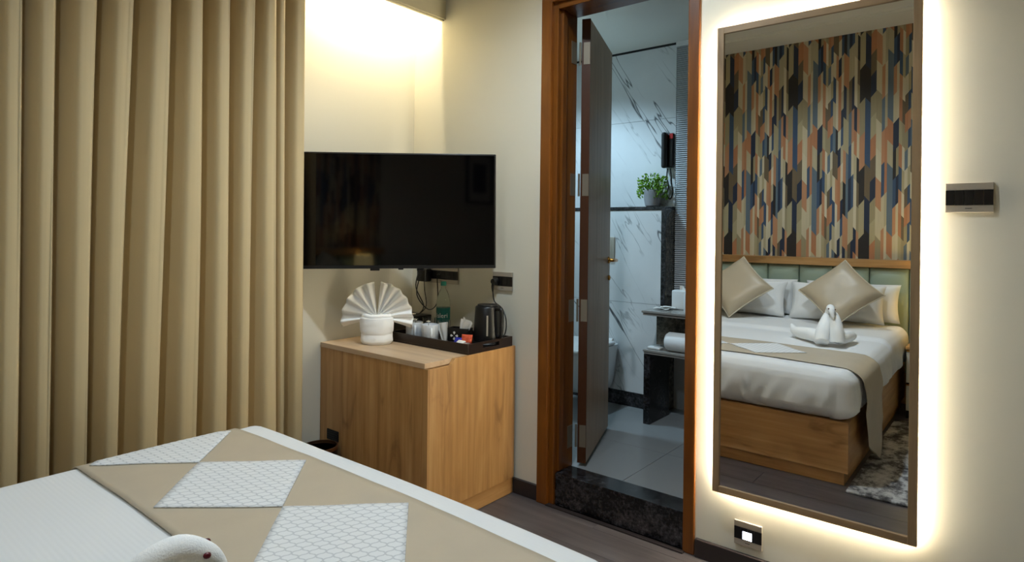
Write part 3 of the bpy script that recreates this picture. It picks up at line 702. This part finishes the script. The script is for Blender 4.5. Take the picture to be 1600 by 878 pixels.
for (x, y, a, ya, lb) in ((-1.80, -0.742, 8, 0, 'white pillow against the headboard, nearer the curtain'), (-1.84, -0.585, 16, 2, 'white pillow behind the beige cushion nearer the curtain'),
                       (-1.05, -0.742, 8, 0, 'white pillow against the headboard, nearer the bedside lamp'), (-1.13, -0.585, 16, -2, 'white pillow behind the beige cushion nearer the bedside lamp')):
    hh = 0.30
    T = lean(x, y, PZ+0.5*hh*math.cos(math.radians(a)), a, 0, ya)
    tag(obj('pillow', pillow_mb(0.68, hh, 0.13, T), 'pillow', smooth=True), lb, 'pillow', 'white pillows on the bed')
for (x, y, z, lb) in ((-1.845, -0.385, 0.884, 'beige satin cushion standing on its corner, nearer the curtain'), (-1.06, -0.385, 0.884, 'beige satin cushion standing on its corner behind the towel swan')):
    T = lean(x, y, z, 35, 45, 0)
    cu = thing('cushion', lb, 'cushion', (x, y-0.1, 0.6), 'beige cushions on the bed')
    obj('cover', pillow_mb(0.42, 0.42, 0.14, T, 0.14), 'cushion', cu, smooth=True)
    n_ = 40; w2 = 0.209; ring = []
    for q in range(4):
        for i in range(10):
            t = i/10*2-1; e = 1-0.14*(1-t*t)*0.6
            ring.append(T @ Vector([(t*w2, 0, -w2*e), (w2*e, 0, t*w2), (-t*w2, 0, w2*e), (-w2*e, 0, -t*w2)][q]))
    ring.append(ring[0])
    obj('piping', MB().tube(ring, 0.006, 6), 'piping', cu, smooth=True)

# ---- towel swan
sw = thing('towel_swan', 'white towel folded into a swan standing on the bed', 'towel swan', (-0.96, 0.42, 0.6))
zb = 0.606
obj('neck', MB().tube([(-0.985, 0.505, zb+0.028), (-0.990, 0.46, zb+0.085), (-0.985, 0.385, zb+0.150), (-0.975, 0.350, zb+0.190), (-0.966, 0.365, zb+0.225), (-0.955, 0.405, zb+0.240), (-0.941, 0.440, zb+0.224), (-0.930, 0.458, zb+0.198), (-0.926, 0.464, zb+0.182)], [0.043, 0.043, 0.037, 0.031, 0.027, 0.025, 0.020, 0.011, 0.004], 18, 6), 'towel', sw, smooth=True)
obj('breast_roll', MB().tube([(-0.900, 0.470, zb+0.030), (-0.906, 0.455, zb+0.090), (-0.920, 0.425, zb+0.150), (-0.935, 0.395, zb+0.195), (-0.945, 0.385, zb+0.21)], [0.043, 0.042, 0.036, 0.025, 0.012], 18, 6), 'towel', sw, smooth=True)
obj('wing', MB().tube([(-0.99, 0.47, zb+0.045), (-1.06, 0.40, zb+0.055), (-1.14, 0.33, zb+0.05), (-1.20, 0.28, zb+0.052), (-1.225, 0.26, zb+0.075), (-1.235, 0.255, zb+0.095)], [0.035, 0.048, 0.045, 0.034, 0.018, 0.006], 16, 5, flat=0.9), 'towel', sw, smooth=True)
obj('wing', MB().tube([(-0.90, 0.43, zb+0.045), (-0.89, 0.35, zb+0.052), (-0.875, 0.26, zb+0.05), (-0.865, 0.19, zb+0.045), (-0.862, 0.16, zb+0.04)], [0.035, 0.046, 0.042, 0.026, 0.006], 16, 5, flat=0.9), 'towel', sw, smooth=True)
for e in ((-0.924, 0.432, zb+0.236), (-0.958, 0.447, zb+0.240)):
    obj('eye', MB().lathe([(0, -0.0045), (0.0045, -0.003), (0.0060, 0), (0.0045, 0.003), (0, 0.0045)], e, 10), 'eye', sw, smooth=True)

# ---- nightstand, lamp, rug, picture
ns = thing('nightstand', 'off-white nightstand with gold-trimmed drawers beside the bed', 'nightstand', (-0.42, -0.65, 0))
obj('body', B(-0.636, -0.20, -0.808, -0.462, 0.0005, 0.50), 'blackm', ns)
for z0_, z1_ in ((0.06, 0.245), (0.262, 0.49)):
    dw = obj('drawer', B(-0.634, -0.205, -0.461, -0.442, z0_, z1_), 'drawer', ns, bevel=0.002)
    obj('handle', B(-0.634, -0.205, -0.4435, -0.436, z1_-0.004, z1_+0.006), 'brass', dw)
obj('top', B(-0.64, -0.195, -0.808, -0.44, 0.501, 0.52), 'oakx', ns, bevel=0.002)
la = thing('bedside_lamp', 'bedside lamp with a lit cream drum shade on the nightstand', 'lamp', (-0.50, -0.68, 0.52))
obj('base', MB().lathe([(0, 0), (0.06, 0), (0.062, 0.012), (0.02, 0.03), (0.014, 0.06), (0.012, 0.36), (0, 0.36)], (-0.50, -0.68, 0.5205), 20), 'brass', la, smooth=True, autosm=0.6)
obj('shade', MB().lathe([(0.10, 0), (0.10, 0.002), (0.086, 0.17), (0.084, 0.17), (0.098, 0.0)], (-0.50, -0.68, 0.90), 28), 'shade', la, smooth=True, autosm=0.8)
light('bedside_bulb_offscreen', 'POINT', (-0.50, -0.68, 0.97), 3.2, (1.0, 0.86, 0.5), shadow_soft_size=0.03)
rg = tag(obj('rug', MB().rbox(-0.686, 0.45, -0.32, 1.292, 0.0006, 0.013, 0.005, 2, div=(1, 1, 1)), 'rug', smooth=True), 'distressed grey and white rug along the side of the bed', 'rug')
pc = thing('framed_picture', 'framed dark print on the wall beyond the bedside lamp', 'picture', (1.45, YC, 1.7))
obj('frame', MB().box(1.22, 1.70, YC+.001, YC+.025, 1.66, 1.69).box(1.22, 1.70, YC+.001, YC+.025, 2.27, 2.30).box(1.22, 1.25, YC+.001, YC+.025, 1.69, 2.27).box(1.67, 1.70, YC+.001, YC+.025, 1.69, 2.27), 'blackm', pc)
mt_ = obj('mount', B(1.25, 1.67, YC+.001, YC+.012, 1.69, 2.27), 'paper', pc)
obj('print', B(1.34, 1.58, YC+.012, YC+.013, 1.80, 2.16), 'art', mt_)

# ---- downlights
for i, (x, y, pw_) in enumerate(DOWN):
    dl = thing('downlight', ['round recessed downlight in the ceiling beyond the foot of the bed', 'round recessed downlight in the ceiling above the middle of the bed'][i], 'downlight', (x, y, CEIL-0.012), 'recessed ceiling downlights')
    obj('ring', MB().lathe([(0.052, 0.0), (0.066, 0.0), (0.068, 0.006), (0.068, 0.0115), (0.05, 0.0115)], (x, y, CEIL-0.012), 28), 'white', dl, smooth=True, autosm=0.6)
for i, (x, y) in enumerate(BATH):
    dl = thing('downlight', 'round recessed downlight in the bathroom ceiling above the toilet', 'downlight', (x, y, BC-0.012))
    obj('ring', MB().lathe([(0.052, 0.0), (0.066, 0.0), (0.068, 0.006), (0.068, 0.0115), (0.05, 0.0115)], (x, y, BC-0.012), 28), 'white', dl, smooth=True, autosm=0.6)

# ---- mirror
mi = thing('wall_mirror', 'tall backlit wall mirror in a walnut frame', 'mirror', (-0.597, 2.455, 0.304))
MX0, MX1, MZ0, MZ1, FWD = -0.940, -0.255, 0.304, 2.138, 0.026
obj('frame_stile', B(MX0, MX0+FWD, 2.428, 2.448, MZ0, MZ1), 'walnutz', mi, bevel=0.0015)
obj('frame_stile', B(MX1-FWD, MX1, 2.428, 2.448, MZ0, MZ1), 'walnutz', mi, bevel=0.0015)
obj('frame_rail', B(MX0+FWD, MX1-FWD, 2.428, 2.448, MZ0, MZ0+FWD), 'walnutx', mi, bevel=0.0015)
obj('frame_rail', B(MX0+FWD, MX1-FWD, 2.428, 2.448, MZ1-FWD, MZ1), 'walnutx', mi, bevel=0.0015)
obj('glass', B(MX0+FWD, MX1-FWD, 2.435, 2.439, MZ0+FWD, MZ1-FWD), 'mirror', mi)
IN = 0.016
obj('backing_box', B(MX0+IN+.006, MX1-IN-.006, 2.4395, YA-.0005, MZ0+IN+.006, MZ1-IN-.006), 'blackm', mi)
obj('led_strip', B(MX0+IN, MX0+IN+.005, 2.463, 2.4775, MZ0+IN, MZ1-IN), 'led_warm', mi)
obj('led_strip', B(MX1-IN-.005, MX1-IN, 2.463, 2.4775, MZ0+IN, MZ1-IN), 'led_warm', mi)
obj('led_strip', B(MX0+IN, MX1-IN, 2.463, 2.4775, MZ0+IN, MZ0+IN+.005), 'led_warm', mi)
obj('led_strip', B(MX0+IN, MX1-IN, 2.463, 2.4775, MZ1-IN-.005, MZ1-IN), 'led_warm', mi)

# ---- wall plates
def wall_plate(name, lab, x0, x1, z0, z1, mods, lit=None, cat='switch'):
    y1 = YA-0.0005; t = thing(name, lab, cat, ((x0+x1)/2, YA, z0))
    h = z1-z0; b0, b1 = z0+h*0.24, z1-h*0.24
    obj('plate', MB().box(x0, x1, y1-0.009, y1, z0, b0).box(x0, x1, y1-0.009, y1, b1, z1).box(x0, x1, y1-0.005, y1, b0, b1), 'steel', t, bevel=0.001)
    n = len(mods); w = (x1-x0)/n
    for i, mname in enumerate(mods):
        r = obj('module', B(x0+i*w+.0006, x0+(i+1)*w-.0006, y1-0.0105, y1-0.005, b0+.0006, b1-.0006), mname, t, bevel=0.0008)
    obj('maker_mark', B((x0+x1)/2-0.01, (x0+x1)/2+0.008, y1-0.0096, y1-0.0088, z0+h*0.12, z0+h*0.145), 'grayline', t)
    return t, y1, b0, b1
wall_plate('switch_panel', 'brushed steel wall plate with five black switches right of the mirror', -0.192, -0.067, 1.402, 1.496, ['black']*5)
t_, y1_, b0_, b1_ = wall_plate('night_light', 'small steel wall plate with a glowing white window below the mirror', -0.866, -0.760, 0.106, 0.198, ['black']*4, cat='night light')
obj('lit_window', B(-0.832, -0.797, y1_-0.0115, y1_-0.0105, b0_+.004, b0_+.034), 'led_blue', t_)
wall_plate('socket_panel', 'steel and black socket plate on the wall behind the kettle', -2.140, -2.010, 1.017, 1.112, ['black']*4, cat='socket')
wall_plate('socket_panel', 'long steel and black socket plate on the wall under the television', -2.655, -2.395, 1.026, 1.120, ['black']*8, cat='socket')

# ================================================================ TELEVISION
TA = math.radians(45); ta = Vector((math.cos(TA), math.sin(TA), 0)); tn = Vector((math.sin(TA), -math.cos(TA), 0))
TWD, THT = 0.958, 0.566
TC = Vector((-2.70, 1.675, 1.417))+ta*TWD/2
roll_ = Matrix.Rotation(math.radians(-0.55), 4, 'Y')
TT = Matrix.Translation(TC) @ Matrix((ta, -tn, up)).transposed().to_4x4() @ roll_   # local x right, y back, z up
tv = thing('television', 'black flat-screen television angled across the corner on a wall arm', 'television', (TC.x, TC.y, 1.13))
obj('housing', MB().rbox(-TWD/2, TWD/2, 0.0, 0.03, -THT/2, THT/2, 0.004, 2, TT).rbox(-0.30, 0.30, 0.0295, 0.058, -0.22, 0.12, 0.01, 2, TT), 'black', tv, smooth=True, autosm=0.5)
obj('screen', MB().box(-TWD/2+0.008, TWD/2-0.008, -0.0012, 0.0005, -THT/2+0.017, THT/2-0.008, TT), 'screen', tv)
obj('bottom_bezel', MB().box(-TWD/2+0.004, TWD/2-0.004, -0.0022, 0.001, -THT/2+0.001, -THT/2+0.016, TT), 'blackm', tv)
obj('sensor', MB().rbox(-0.135, -0.09, 0.002, 0.02, -THT/2-0.010, -THT/2+0.002, 0.003, 2, TT), 'black', tv)
obj('sensor', MB().rbox(0.0, 0.025, 0.004, 0.018, -THT/2-0.006, -THT/2+0.002, 0.002, 2, TT), 'black', tv)
obj('port_cover', MB().rbox(0.09, 0.125, 0.004, 0.028, -THT/2-0.012, -THT/2+0.002, 0.003, 2, TT), 'black', tv)
arm = MB().tube([TT @ Vector((0.0, 0.055, 0)), TT @ Vector((0.05, 0.12, 0)), (-2.38, 2.455, 1.42)], 0.018, 10).box(-2.45, -2.31, 2.465, YA-.0005, 1.32, 1.52)
obj('wall_arm', arm, 'blackm', tv)

# ================================================================ CABINET
CX0, CX1, CY0, CY1, CT = XW+.003, -1.992, 1.862, 2.462, 0.745
cb = thing('cabinet', 'oak laminate minibar cabinet in the corner under the television', 'cabinet', ((CX0+CX1)/2, 2.16, 0))
obj('body', MB().box(CX0, CX1-.020, CY0+.018, CY1, 0.085, CT-0.024), 'oakz', cb)
obj('side_panel', B(-2.585, CX1-.0205, CY0, CY0+.0175, 0.002, CT-0.0245), 'oakz', cb, bevel=0.001)
obj('filler_panel', B(CX0, -2.587, CY0+.001, CY0+.0175, 0.002, CT-0.0245), 'oakz', cb, bevel=0.001)
obj('top', B(CX0, CX1-.003, CY0-.002, CY1, CT-0.024, CT), 'oaktop', cb, bevel=0.0012)
door = [(CY0+.012, 0.082), (CY1, 0.082), (CY1, CT), (2.03, CT), (2.005, CT-0.027), (CY0+.012, CT-0.027)]
# door covers the top's edge except at the finger notch
obj('door', MB().prism(door, 'x', CX1-.0025, CX1+.0155), 'oakz', cb, bevel=0.001)
obj('edge_strip', B(CX1-.020, CX1+.0155, CY0, CY0+.011, 0.002, CT-0.025), 'oakz', cb)
obj('plinth', B(CX1-.020, CX1+.008, CY0+.012, CY1, 0.002, 0.079), 'oaky', cb, bevel=0.001)
vt = obj('vent_grille', B(-2.705, -2.612, CY0-.004, CY0+.001, 0.268, 0.318), 'blackm', cb)
for i in range(4): obj('vent_bar', B(-2.70, -2.617, CY0-.006, CY0-.004, 0.275+i*.011, 0.279+i*.011), 'black', vt)
# bin
bn = thing('waste_bin', 'round black waste bin with a bronze rim beside the cabinet', 'bin', (-2.615, 1.758, 0))
obj('body', MB().lathe([(0, 0.0), (0.075, 0.0), (0.083, 0.262), (0.078, 0.262), (0.07, 0.01), (0, 0.01)], (-2.615, 1.758, 0.001), 32), 'black', bn, smooth=True, autosm=0.6)
obj('rim', MB().lathe([(0.079, 0.262), (0.0855, 0.262), (0.0865, 0.276), (0.079, 0.278), (0.079, 0.262)], (-2.615, 1.758, 0.001), 32), 'bronze', bn, smooth=True, autosm=0.6)

# ---- towel fan
tf = thing('towel_fan', 'white towel folded into a fan above a wrapped roll on the cabinet', 'folded towel', (-2.533, 2.028, CT))
FC = Vector((-2.533, 2.028, CT)); FT = Matrix((rt, fw, up)).transposed().to_4x4(); FT.translation = FC
def roll_fn(p): return p
def wrap(u, v):
    a = 2*PI*u; z = 0.001+0.140*v
    lip = 0.060+0.008*math.sin(a)                       # where the outer turn ends, slightly slanted
    r = 0.078+0.004*math.sin(PI*min(z/lip, 1)) if z < lip else 0.081+0.005*math.sin(PI*min((z-lip)/(0.14-lip), 1))
    if z < 0.012: r -= 0.008*(1-z/0.012)
    if v > 0.94: r -= 0.012*(v-0.94)/0.06
    r += 0.0030*noise.noise(Vector((math.cos(a)*2.2, math.sin(a)*2.2, z*38)))
    return tuple(FT @ Vector((r*math.cos(a), 0.74*r*math.sin(a), z)))
wm = MB().grid(wrap, 48, 34); k0 = len(wm.v); wm.v.append(tuple(FT @ Vector((0, 0, 0.132)))); wm.f += [(k0, 34*49+i, 34*49+i+1) for i in range(48)]
obj('wrap', wm, 'towel', tf, smooth=True)
obj('wrap_band', MB().tube([tuple(FT @ Vector((0.064*math.cos(a*PI/12), 0.046*math.sin(a*PI/12), 0.140+0.002*math.sin(a)))) for a in range(25)], 0.013, 10), 'towel', tf, smooth=True)
def fan(a0, a1, npl):
    def P(u, v):
        a = math.radians(a0+(a1-a0)*u); r = 0.012+0.170*v
        zig = math.cos(u*npl*2*PI)*0.017*v**0.7
        droop = -0.022*v*v*max(0, abs(math.cos(a))-0.55)
        return tuple(FT @ Vector((math.cos(a)*r, zig+0.004, 0.130+math.sin(a)*r+droop)))
    return MB().shell(P, npl*12, 14, tuple(fw*0.011))
obj('fan_half', fan(97, 193, 5), 'towel', tf, smooth=True)
obj('fan_half', fan(86, -14, 6), 'towel', tf, smooth=True)

# ---- tray and what stands in it
ty = thing('serving_tray', 'dark walnut serving tray with cut-out handles on the cabinet', 'tray', (-2.27, 2.29, CT))
TX0, TX1, TY0, TY1, TZ = -2.552, -1.985, 2.122, 2.448, CT+.0005
obj('tray_base', B(TX0, TX1, TY0, TY1, TZ, TZ+0.010), 'traym', ty)
obj('rim_side', B(TX0, TX1, TY0, TY0+.011, TZ+.010, TZ+0.048), 'traym', ty, bevel=0.001)
obj('rim_side', B(TX0, TX1, TY1-.011, TY1, TZ+.010, TZ+0.048), 'traym', ty, bevel=0.001)
for xa, xb in ((TX0, TX0+.011), (TX1-.011, TX1)):
    ya, yb, yc, yd = TY0+.0112, TY1-.0112, 2.225, 2.345
    m = MB().box(xa, xb, ya, yb, TZ+.010, TZ+.018).box(xa, xb, ya, yc, TZ+.018, TZ+.048).box(xa, xb, yd, yb, TZ+.018, TZ+.048).box(xa, xb, yc, yd, TZ+.036, TZ+.048)
    obj('rim_end', m, 'traym', ty)
TF = TZ+0.0105
def mug(x, y, ang, lab):
    t = thing('mug', lab, 'mug', (x, y, TF), 'white mugs on the tray')
    obj('cup', MB().lathe([(0, 0.0), (0.036, 0.0), (0.043, 0.008), (0.0445, 0.090), (0.0425, 0.091), (0.0405, 0.012), (0, 0.012)], (x, y, TF), 28), 'mug', t, smooth=True, autosm=0.8)
    d = Vector((math.cos(ang), math.sin(ang), 0)); c = Vector((x, y, TF))
    obj('handle', MB().tube([c+d*0.042+up*0.075, c+d*0.059+up*0.073, c+d*0.066+up*0.048, c+d*0.059+up*0.024, c+d*0.042+up*0.022], 0.0055, 8, 4), 'mug', t, smooth=True)
    return t
mug(-2.442, 2.200, math.radians(-38), 'white porcelain mug with a spoon in it nearer the fan towel')
mug(-2.318, 2.196, math.radians(-38), 'white porcelain mug with a spoon in it nearer the napkins')
for (x, y, dx, lb) in ((-2.442, 2.200, 0.0, 'steel teaspoon resting in the mug nearer the fan towel'), (-2.318, 2.196, -0.02, 'steel teaspoon resting in the mug nearer the napkins')):
    sp = MB().tube([(x-0.01, y+0.01, TF+0.016), (x+0.012+dx, y-0.005, TF+0.088), (x+0.02+dx, y-0.012, TF+0.102)], [0.0022, 0.002, 0.003], 7, 4)
    sp.lathe([(0, -0.006), (0.010, -0.003), (0.0125, 0.0), (0.010, 0.003), (0, 0.005)], (x+0.026+dx, y-0.016, TF+0.108), 12, 1.0, 1.3)
    tag(obj('teaspoon', sp, 'spoon', smooth=True), lb, 'spoon', 'teaspoons in the mugs')
def tumbler(x, y, lab):
    tag(obj('tumbler', MB().lathe([(0, 0.0), (0.029, 0.0), (0.035, 0.10), (0.0335, 0.10), (0.0275, 0.006), (0, 0.006)], (x, y, TF), 24), 'glass', smooth=True, autosm=0.8), lab, 'glass', 'clear glasses on the tray')
tumbler(-2.450, 2.310, 'clear glass tumbler behind the mugs, beside the water bottle')
tumbler(-2.325, 2.300, 'clear glass tumbler between the mugs and the napkins')
# water bottle
bo = thing('water_bottle', 'clear plastic water bottle with a green label and cap', 'bottle', (-2.425, 2.392, TF))
bp_ = (-2.425, 2.392, TF)
obj('bottle_body', MB().lathe([(0, 0.0), (0.030, 0.0), (0.036, 0.006), (0.0375, 0.03), (0.0355, 0.04), (0.0375, 0.05), (0.0375, 0.165), (0.036, 0.185), (0.030, 0.215), (0.021, 0.24), (0.0135, 0.252), (0.0135, 0.268), (0, 0.268)], bp_, 32), 'pet', bo, smooth=True, autosm=0.9)
obj('cap', MB().lathe([(0.0, 0.2685), (0.0155, 0.2685), (0.0155, 0.288), (0.013, 0.291), (0, 0.291)], bp_, 24), 'cap', bo, smooth=True, autosm=0.6)
lab_ = obj('label', MB().lathe([(0.0379, 0.066), (0.0382, 0.066), (0.0382, 0.150), (0.0379, 0.150)], bp_, 48), 'label', bo, smooth=True, autosm=0.8)
tvs, tfs = text_mesh('Bisleri', 0.036)
wv = []
phi0 = math.atan2(-0.775, 0.632)+math.radians(-88)
for (a, b2, c) in tvs:
    ph_ = phi0+a/0.0386; wv.append((bp_[0]+0.0386*math.cos(ph_), bp_[1]+0.0386*math.sin(ph_), bp_[2]+0.098+b2))
obj('lettering', MB().add(wv, tfs), 'paper', lab_)
bw = MB()
for k in range(2):
    pa = phi0+(0.120+0.012*k)/0.0386
    bw.grid(lambda u, v: (bp_[0]+0.0386*math.cos(pa+u*0.10), bp_[1]+0.0386*math.sin(pa+u*0.10), bp_[2]+0.072+0.072*v), 2, 1)
obj('label_bars', bw, 'paper', lab_)
# kettle
ke = thing('kettle', 'black electric kettle with a side handle on the tray', 'kettle', (-2.075, 2.358, TF))
kc = (-2.075, 2.358, TF)
obj('power_base', MB().lathe([(0, 0.0), (0.074, 0.0), (0.076, 0.008), (0.070, 0.018), (0, 0.018)], kc, 32), 'black', ke, smooth=True, autosm=0.6)
obj('jug', MB().lathe([(0, 0.0185), (0.070, 0.0185), (0.071, 0.03), (0.062, 0.185), (0.058, 0.190), (0, 0.192)], kc, 36), 'black', ke, smooth=True, autosm=0.7)
obj('lid', MB().lathe([(0, 0.1925), (0.052, 0.1925), (0.050, 0.199), (0.0, 0.201)], kc, 32), 'blackm', ke, smooth=True, autosm=0.6)
kd = Vector((0.80, -0.05, 0)).normalized(); kv = Vector(kc)
obj('handle', MB().tube([kv+kd*0.058+up*0.180, kv+kd*0.085+up*0.182, kv+kd*0.098+up*0.165, kv+kd*0.098+up*0.07, kv+kd*0.090+up*0.045, kv+kd*0.066+up*0.045], [0.010, 0.011, 0.011, 0.010, 0.009, 0.008], 10, 4), 'black', ke, smooth=True)
obj('window_strip', MB().box(-0.004, 0.004, -0.001, 0.002, 0.05, 0.15, Matrix.Translation(kv+Vector((0.045, -0.052, 0))) @ Matrix.Rotation(math.radians(41), 4, 'Z')), 'steel', ke)
# sachet holder with flower mark
sh = thing('sachet_holder', 'black sachet holder box with a white flower mark on the tray', 'holder', (-2.158, 2.248, TF))
HT = Matrix.Translation((-2.158, 2.248, TF)) @ Matrix.Rotation(math.radians(18), 4, 'Z')
obj('box', MB().box(-0.055, 0.055, -0.03, -0.026, 0.0005, 0.085, HT).box(-0.055, 0.055, 0.026, 0.03, 0.0005, 0.085, HT).box(-0.055, -0.051, -0.026, 0.026, 0.0005, 0.085, HT).box(0.051, 0.055, -0.026, 0.026, 0.0005, 0.085, HT).box(-0.051, 0.051, -0.026, 0.026, 0.0005, 0.005, HT), 'black', sh)
fm = MB()
for i in range(4):
    a = PI/2*i; d1 = Vector((math.cos(a), 0, math.sin(a))); d2 = Vector((-math.sin(a), 0, math.cos(a)))
    c = Vector((-0.018, -0.0306, 0.048))
    fm.add([c+d1*0.005, c+d1*0.017+d2*0.007, c+d1*0.022, c+d1*0.017-d2*0.007], [(0, 1, 2, 3)], HT)
obj('flower_mark', fm, 'paper', sh)
def napkins(name, lab, c, T, n):
    t = thing(name, lab, 'napkins', tuple(c), 'folded napkins on the tray')
    for i in range(n):
        f = (i-(n-1)/2)/n
        m = MB().grid(lambda u, v: tuple(T @ Vector(((u-0.5)*0.045*(0.5+0.6*v)+f*0.035*v, 0.010*f+0.006*math.sin(u*7+i)*v, v*(0.095+0.012*math.sin(i*2.1)))) ), 6, 8)
        obj('napkin', m, 'paper', t, smooth=True)
    return t
napkins('napkin_bundle', 'white folded napkins standing beside the black sachet holder', (-2.236, 2.222, TF), Matrix.Translation((-2.236, 2.222, TF)) @ Matrix.Rotation(math.radians(-10), 4, 'Y'), 5)
napkins('napkin_bundle', 'white folded napkins fanned out of the sachet holder', (-2.16, 2.250, TF+0.006), Matrix.Translation((-2.16, 2.250, TF+0.006)) @ Matrix.Rotation(math.radians(22), 4, 'Y') @ Matrix.Scale(1.25, 4, (0, 0, 1)), 5)
# saucer with sachets
tag(obj('saucer', MB().lathe([(0, 0.0), (0.028, 0.0), (0.044, 0.014), (0.046, 0.020), (0.042, 0.018), (0.026, 0.005), (0, 0.005)], (-2.085, 2.183, TF), 30), 'mug', smooth=True, autosm=0.8), 'white saucer holding sachets on the tray', 'saucer')
def sachet(lab, mat, x, y, z, rx, rz, w=0.045, h=0.03):
    T = Matrix.Translation((x, y, z)) @ Matrix.Rotation(math.radians(rz), 4, 'Z') @ Matrix.Rotation(math.radians(rx), 4, 'X')
    tag(obj('sachet', pillow_mb(w, h, 0.006, T, 0.05, 8), mat, smooth=True), lab, 'sachet', 'sachets on the saucer')
sachet('orange sachet leaning on the sachet holder', 'red', -2.072, 2.205, TF+0.045, -20, 20, 0.055, 0.04)
sachet('blue sachet lying on the saucer', 'blue', -2.112, 2.186, TF+0.034, -35, 10, 0.04, 0.03)
sachet('white sachet lying on the saucer', 'paper', -2.080, 2.168, TF+0.030, -60, -8, 0.05, 0.03)
# set-top box
sb = thing('set_top_box', 'black set-top box behind the tray with a white label', 'set-top box', (-2.655, 2.38, CT))
obj('body', MB().rbox(-2.755, -2.565, 2.30, 2.44, CT+.0005, CT+0.105, 0.004, 2), 'black', sb, smooth=True, autosm=0.5)
obj('sticker', B(-2.70, -2.64, 2.36, 2.40, CT+0.1055, CT+0.106), 'paper', sb)

# ---- cables and plugs
tag(obj('television_cable', MB().tube([TT @ Vector((0.10, 0.02, -THT/2-0.012)), (-2.40, 2.17, 1.03), (-2.47, 2.29, 0.92), (-2.585, 2.36, 0.856)], 0.003, 6, 6), 'black', smooth=True), 'black cable hanging from the television to the box', 'cable', 'cables under the television')
tag(obj('television_cable', MB().tube([TT @ Vector((0.115, 0.02, -THT/2-0.012)), (-2.36, 2.14, 1.0), (-2.42, 2.28, 0.905), (-2.50, 2.42, 0.93), (-2.54, 2.455, 1.06), (-2.53, 2.465, 1.075)], 0.003, 6, 6), 'black', smooth=True), 'black cable looping from the television to the wall socket', 'cable', 'cables under the television')
ad = thing('power_adapter', 'black square power adapter plugged into the wall under the television', 'adapter', (-2.63, 2.46, 1.03))
obj('body', MB().rbox(-2.668, -2.598, 2.415, 2.4685, 1.032, 1.106, 0.008, 3), 'black', ad, smooth=True)
obj('lead', MB().tube([(-2.63, 2.44, 1.033), (-2.625, 2.44, 0.98), (-2.60, 2.43, 0.90), (-2.61, 2.40, 0.86), (-2.63, 2.38, 0.852)], 0.0025, 6, 5), 'black', ad, smooth=True)
pg = thing('plug', 'black kettle plug in the wall socket with its cord', 'plug', (-2.12, 2.46, 1.05))
obj('plug_body', MB().lathe([(0, 0), (0.019, 0), (0.021, 0.012), (0.014, 0.032), (0, 0.034)], n=18, T=Matrix.Translation((-2.112, 2.4685, 1.062)) @ Matrix.Rotation(PI/2, 4, 'X')), 'black', pg, smooth=True, autosm=0.7)
obj('strain_relief', MB().tube([(-2.112, 2.442, 1.056), (-2.11, 2.435, 1.035), (-2.108, 2.435, 1.01)], [0.008, 0.007, 0.004], 8, 3), 'black', pg, smooth=True)
obj('cord', MB().tube([(-2.108, 2.435, 1.01), (-2.100, 2.44, 0.96), (-2.035, 2.425, 0.93), (-1.995, 2.41, 0.87), (-2.0, 2.40, 0.80), (-2.03, 2.36, TF+0.012)], 0.0032, 6, 6), 'black', pg, smooth=True)
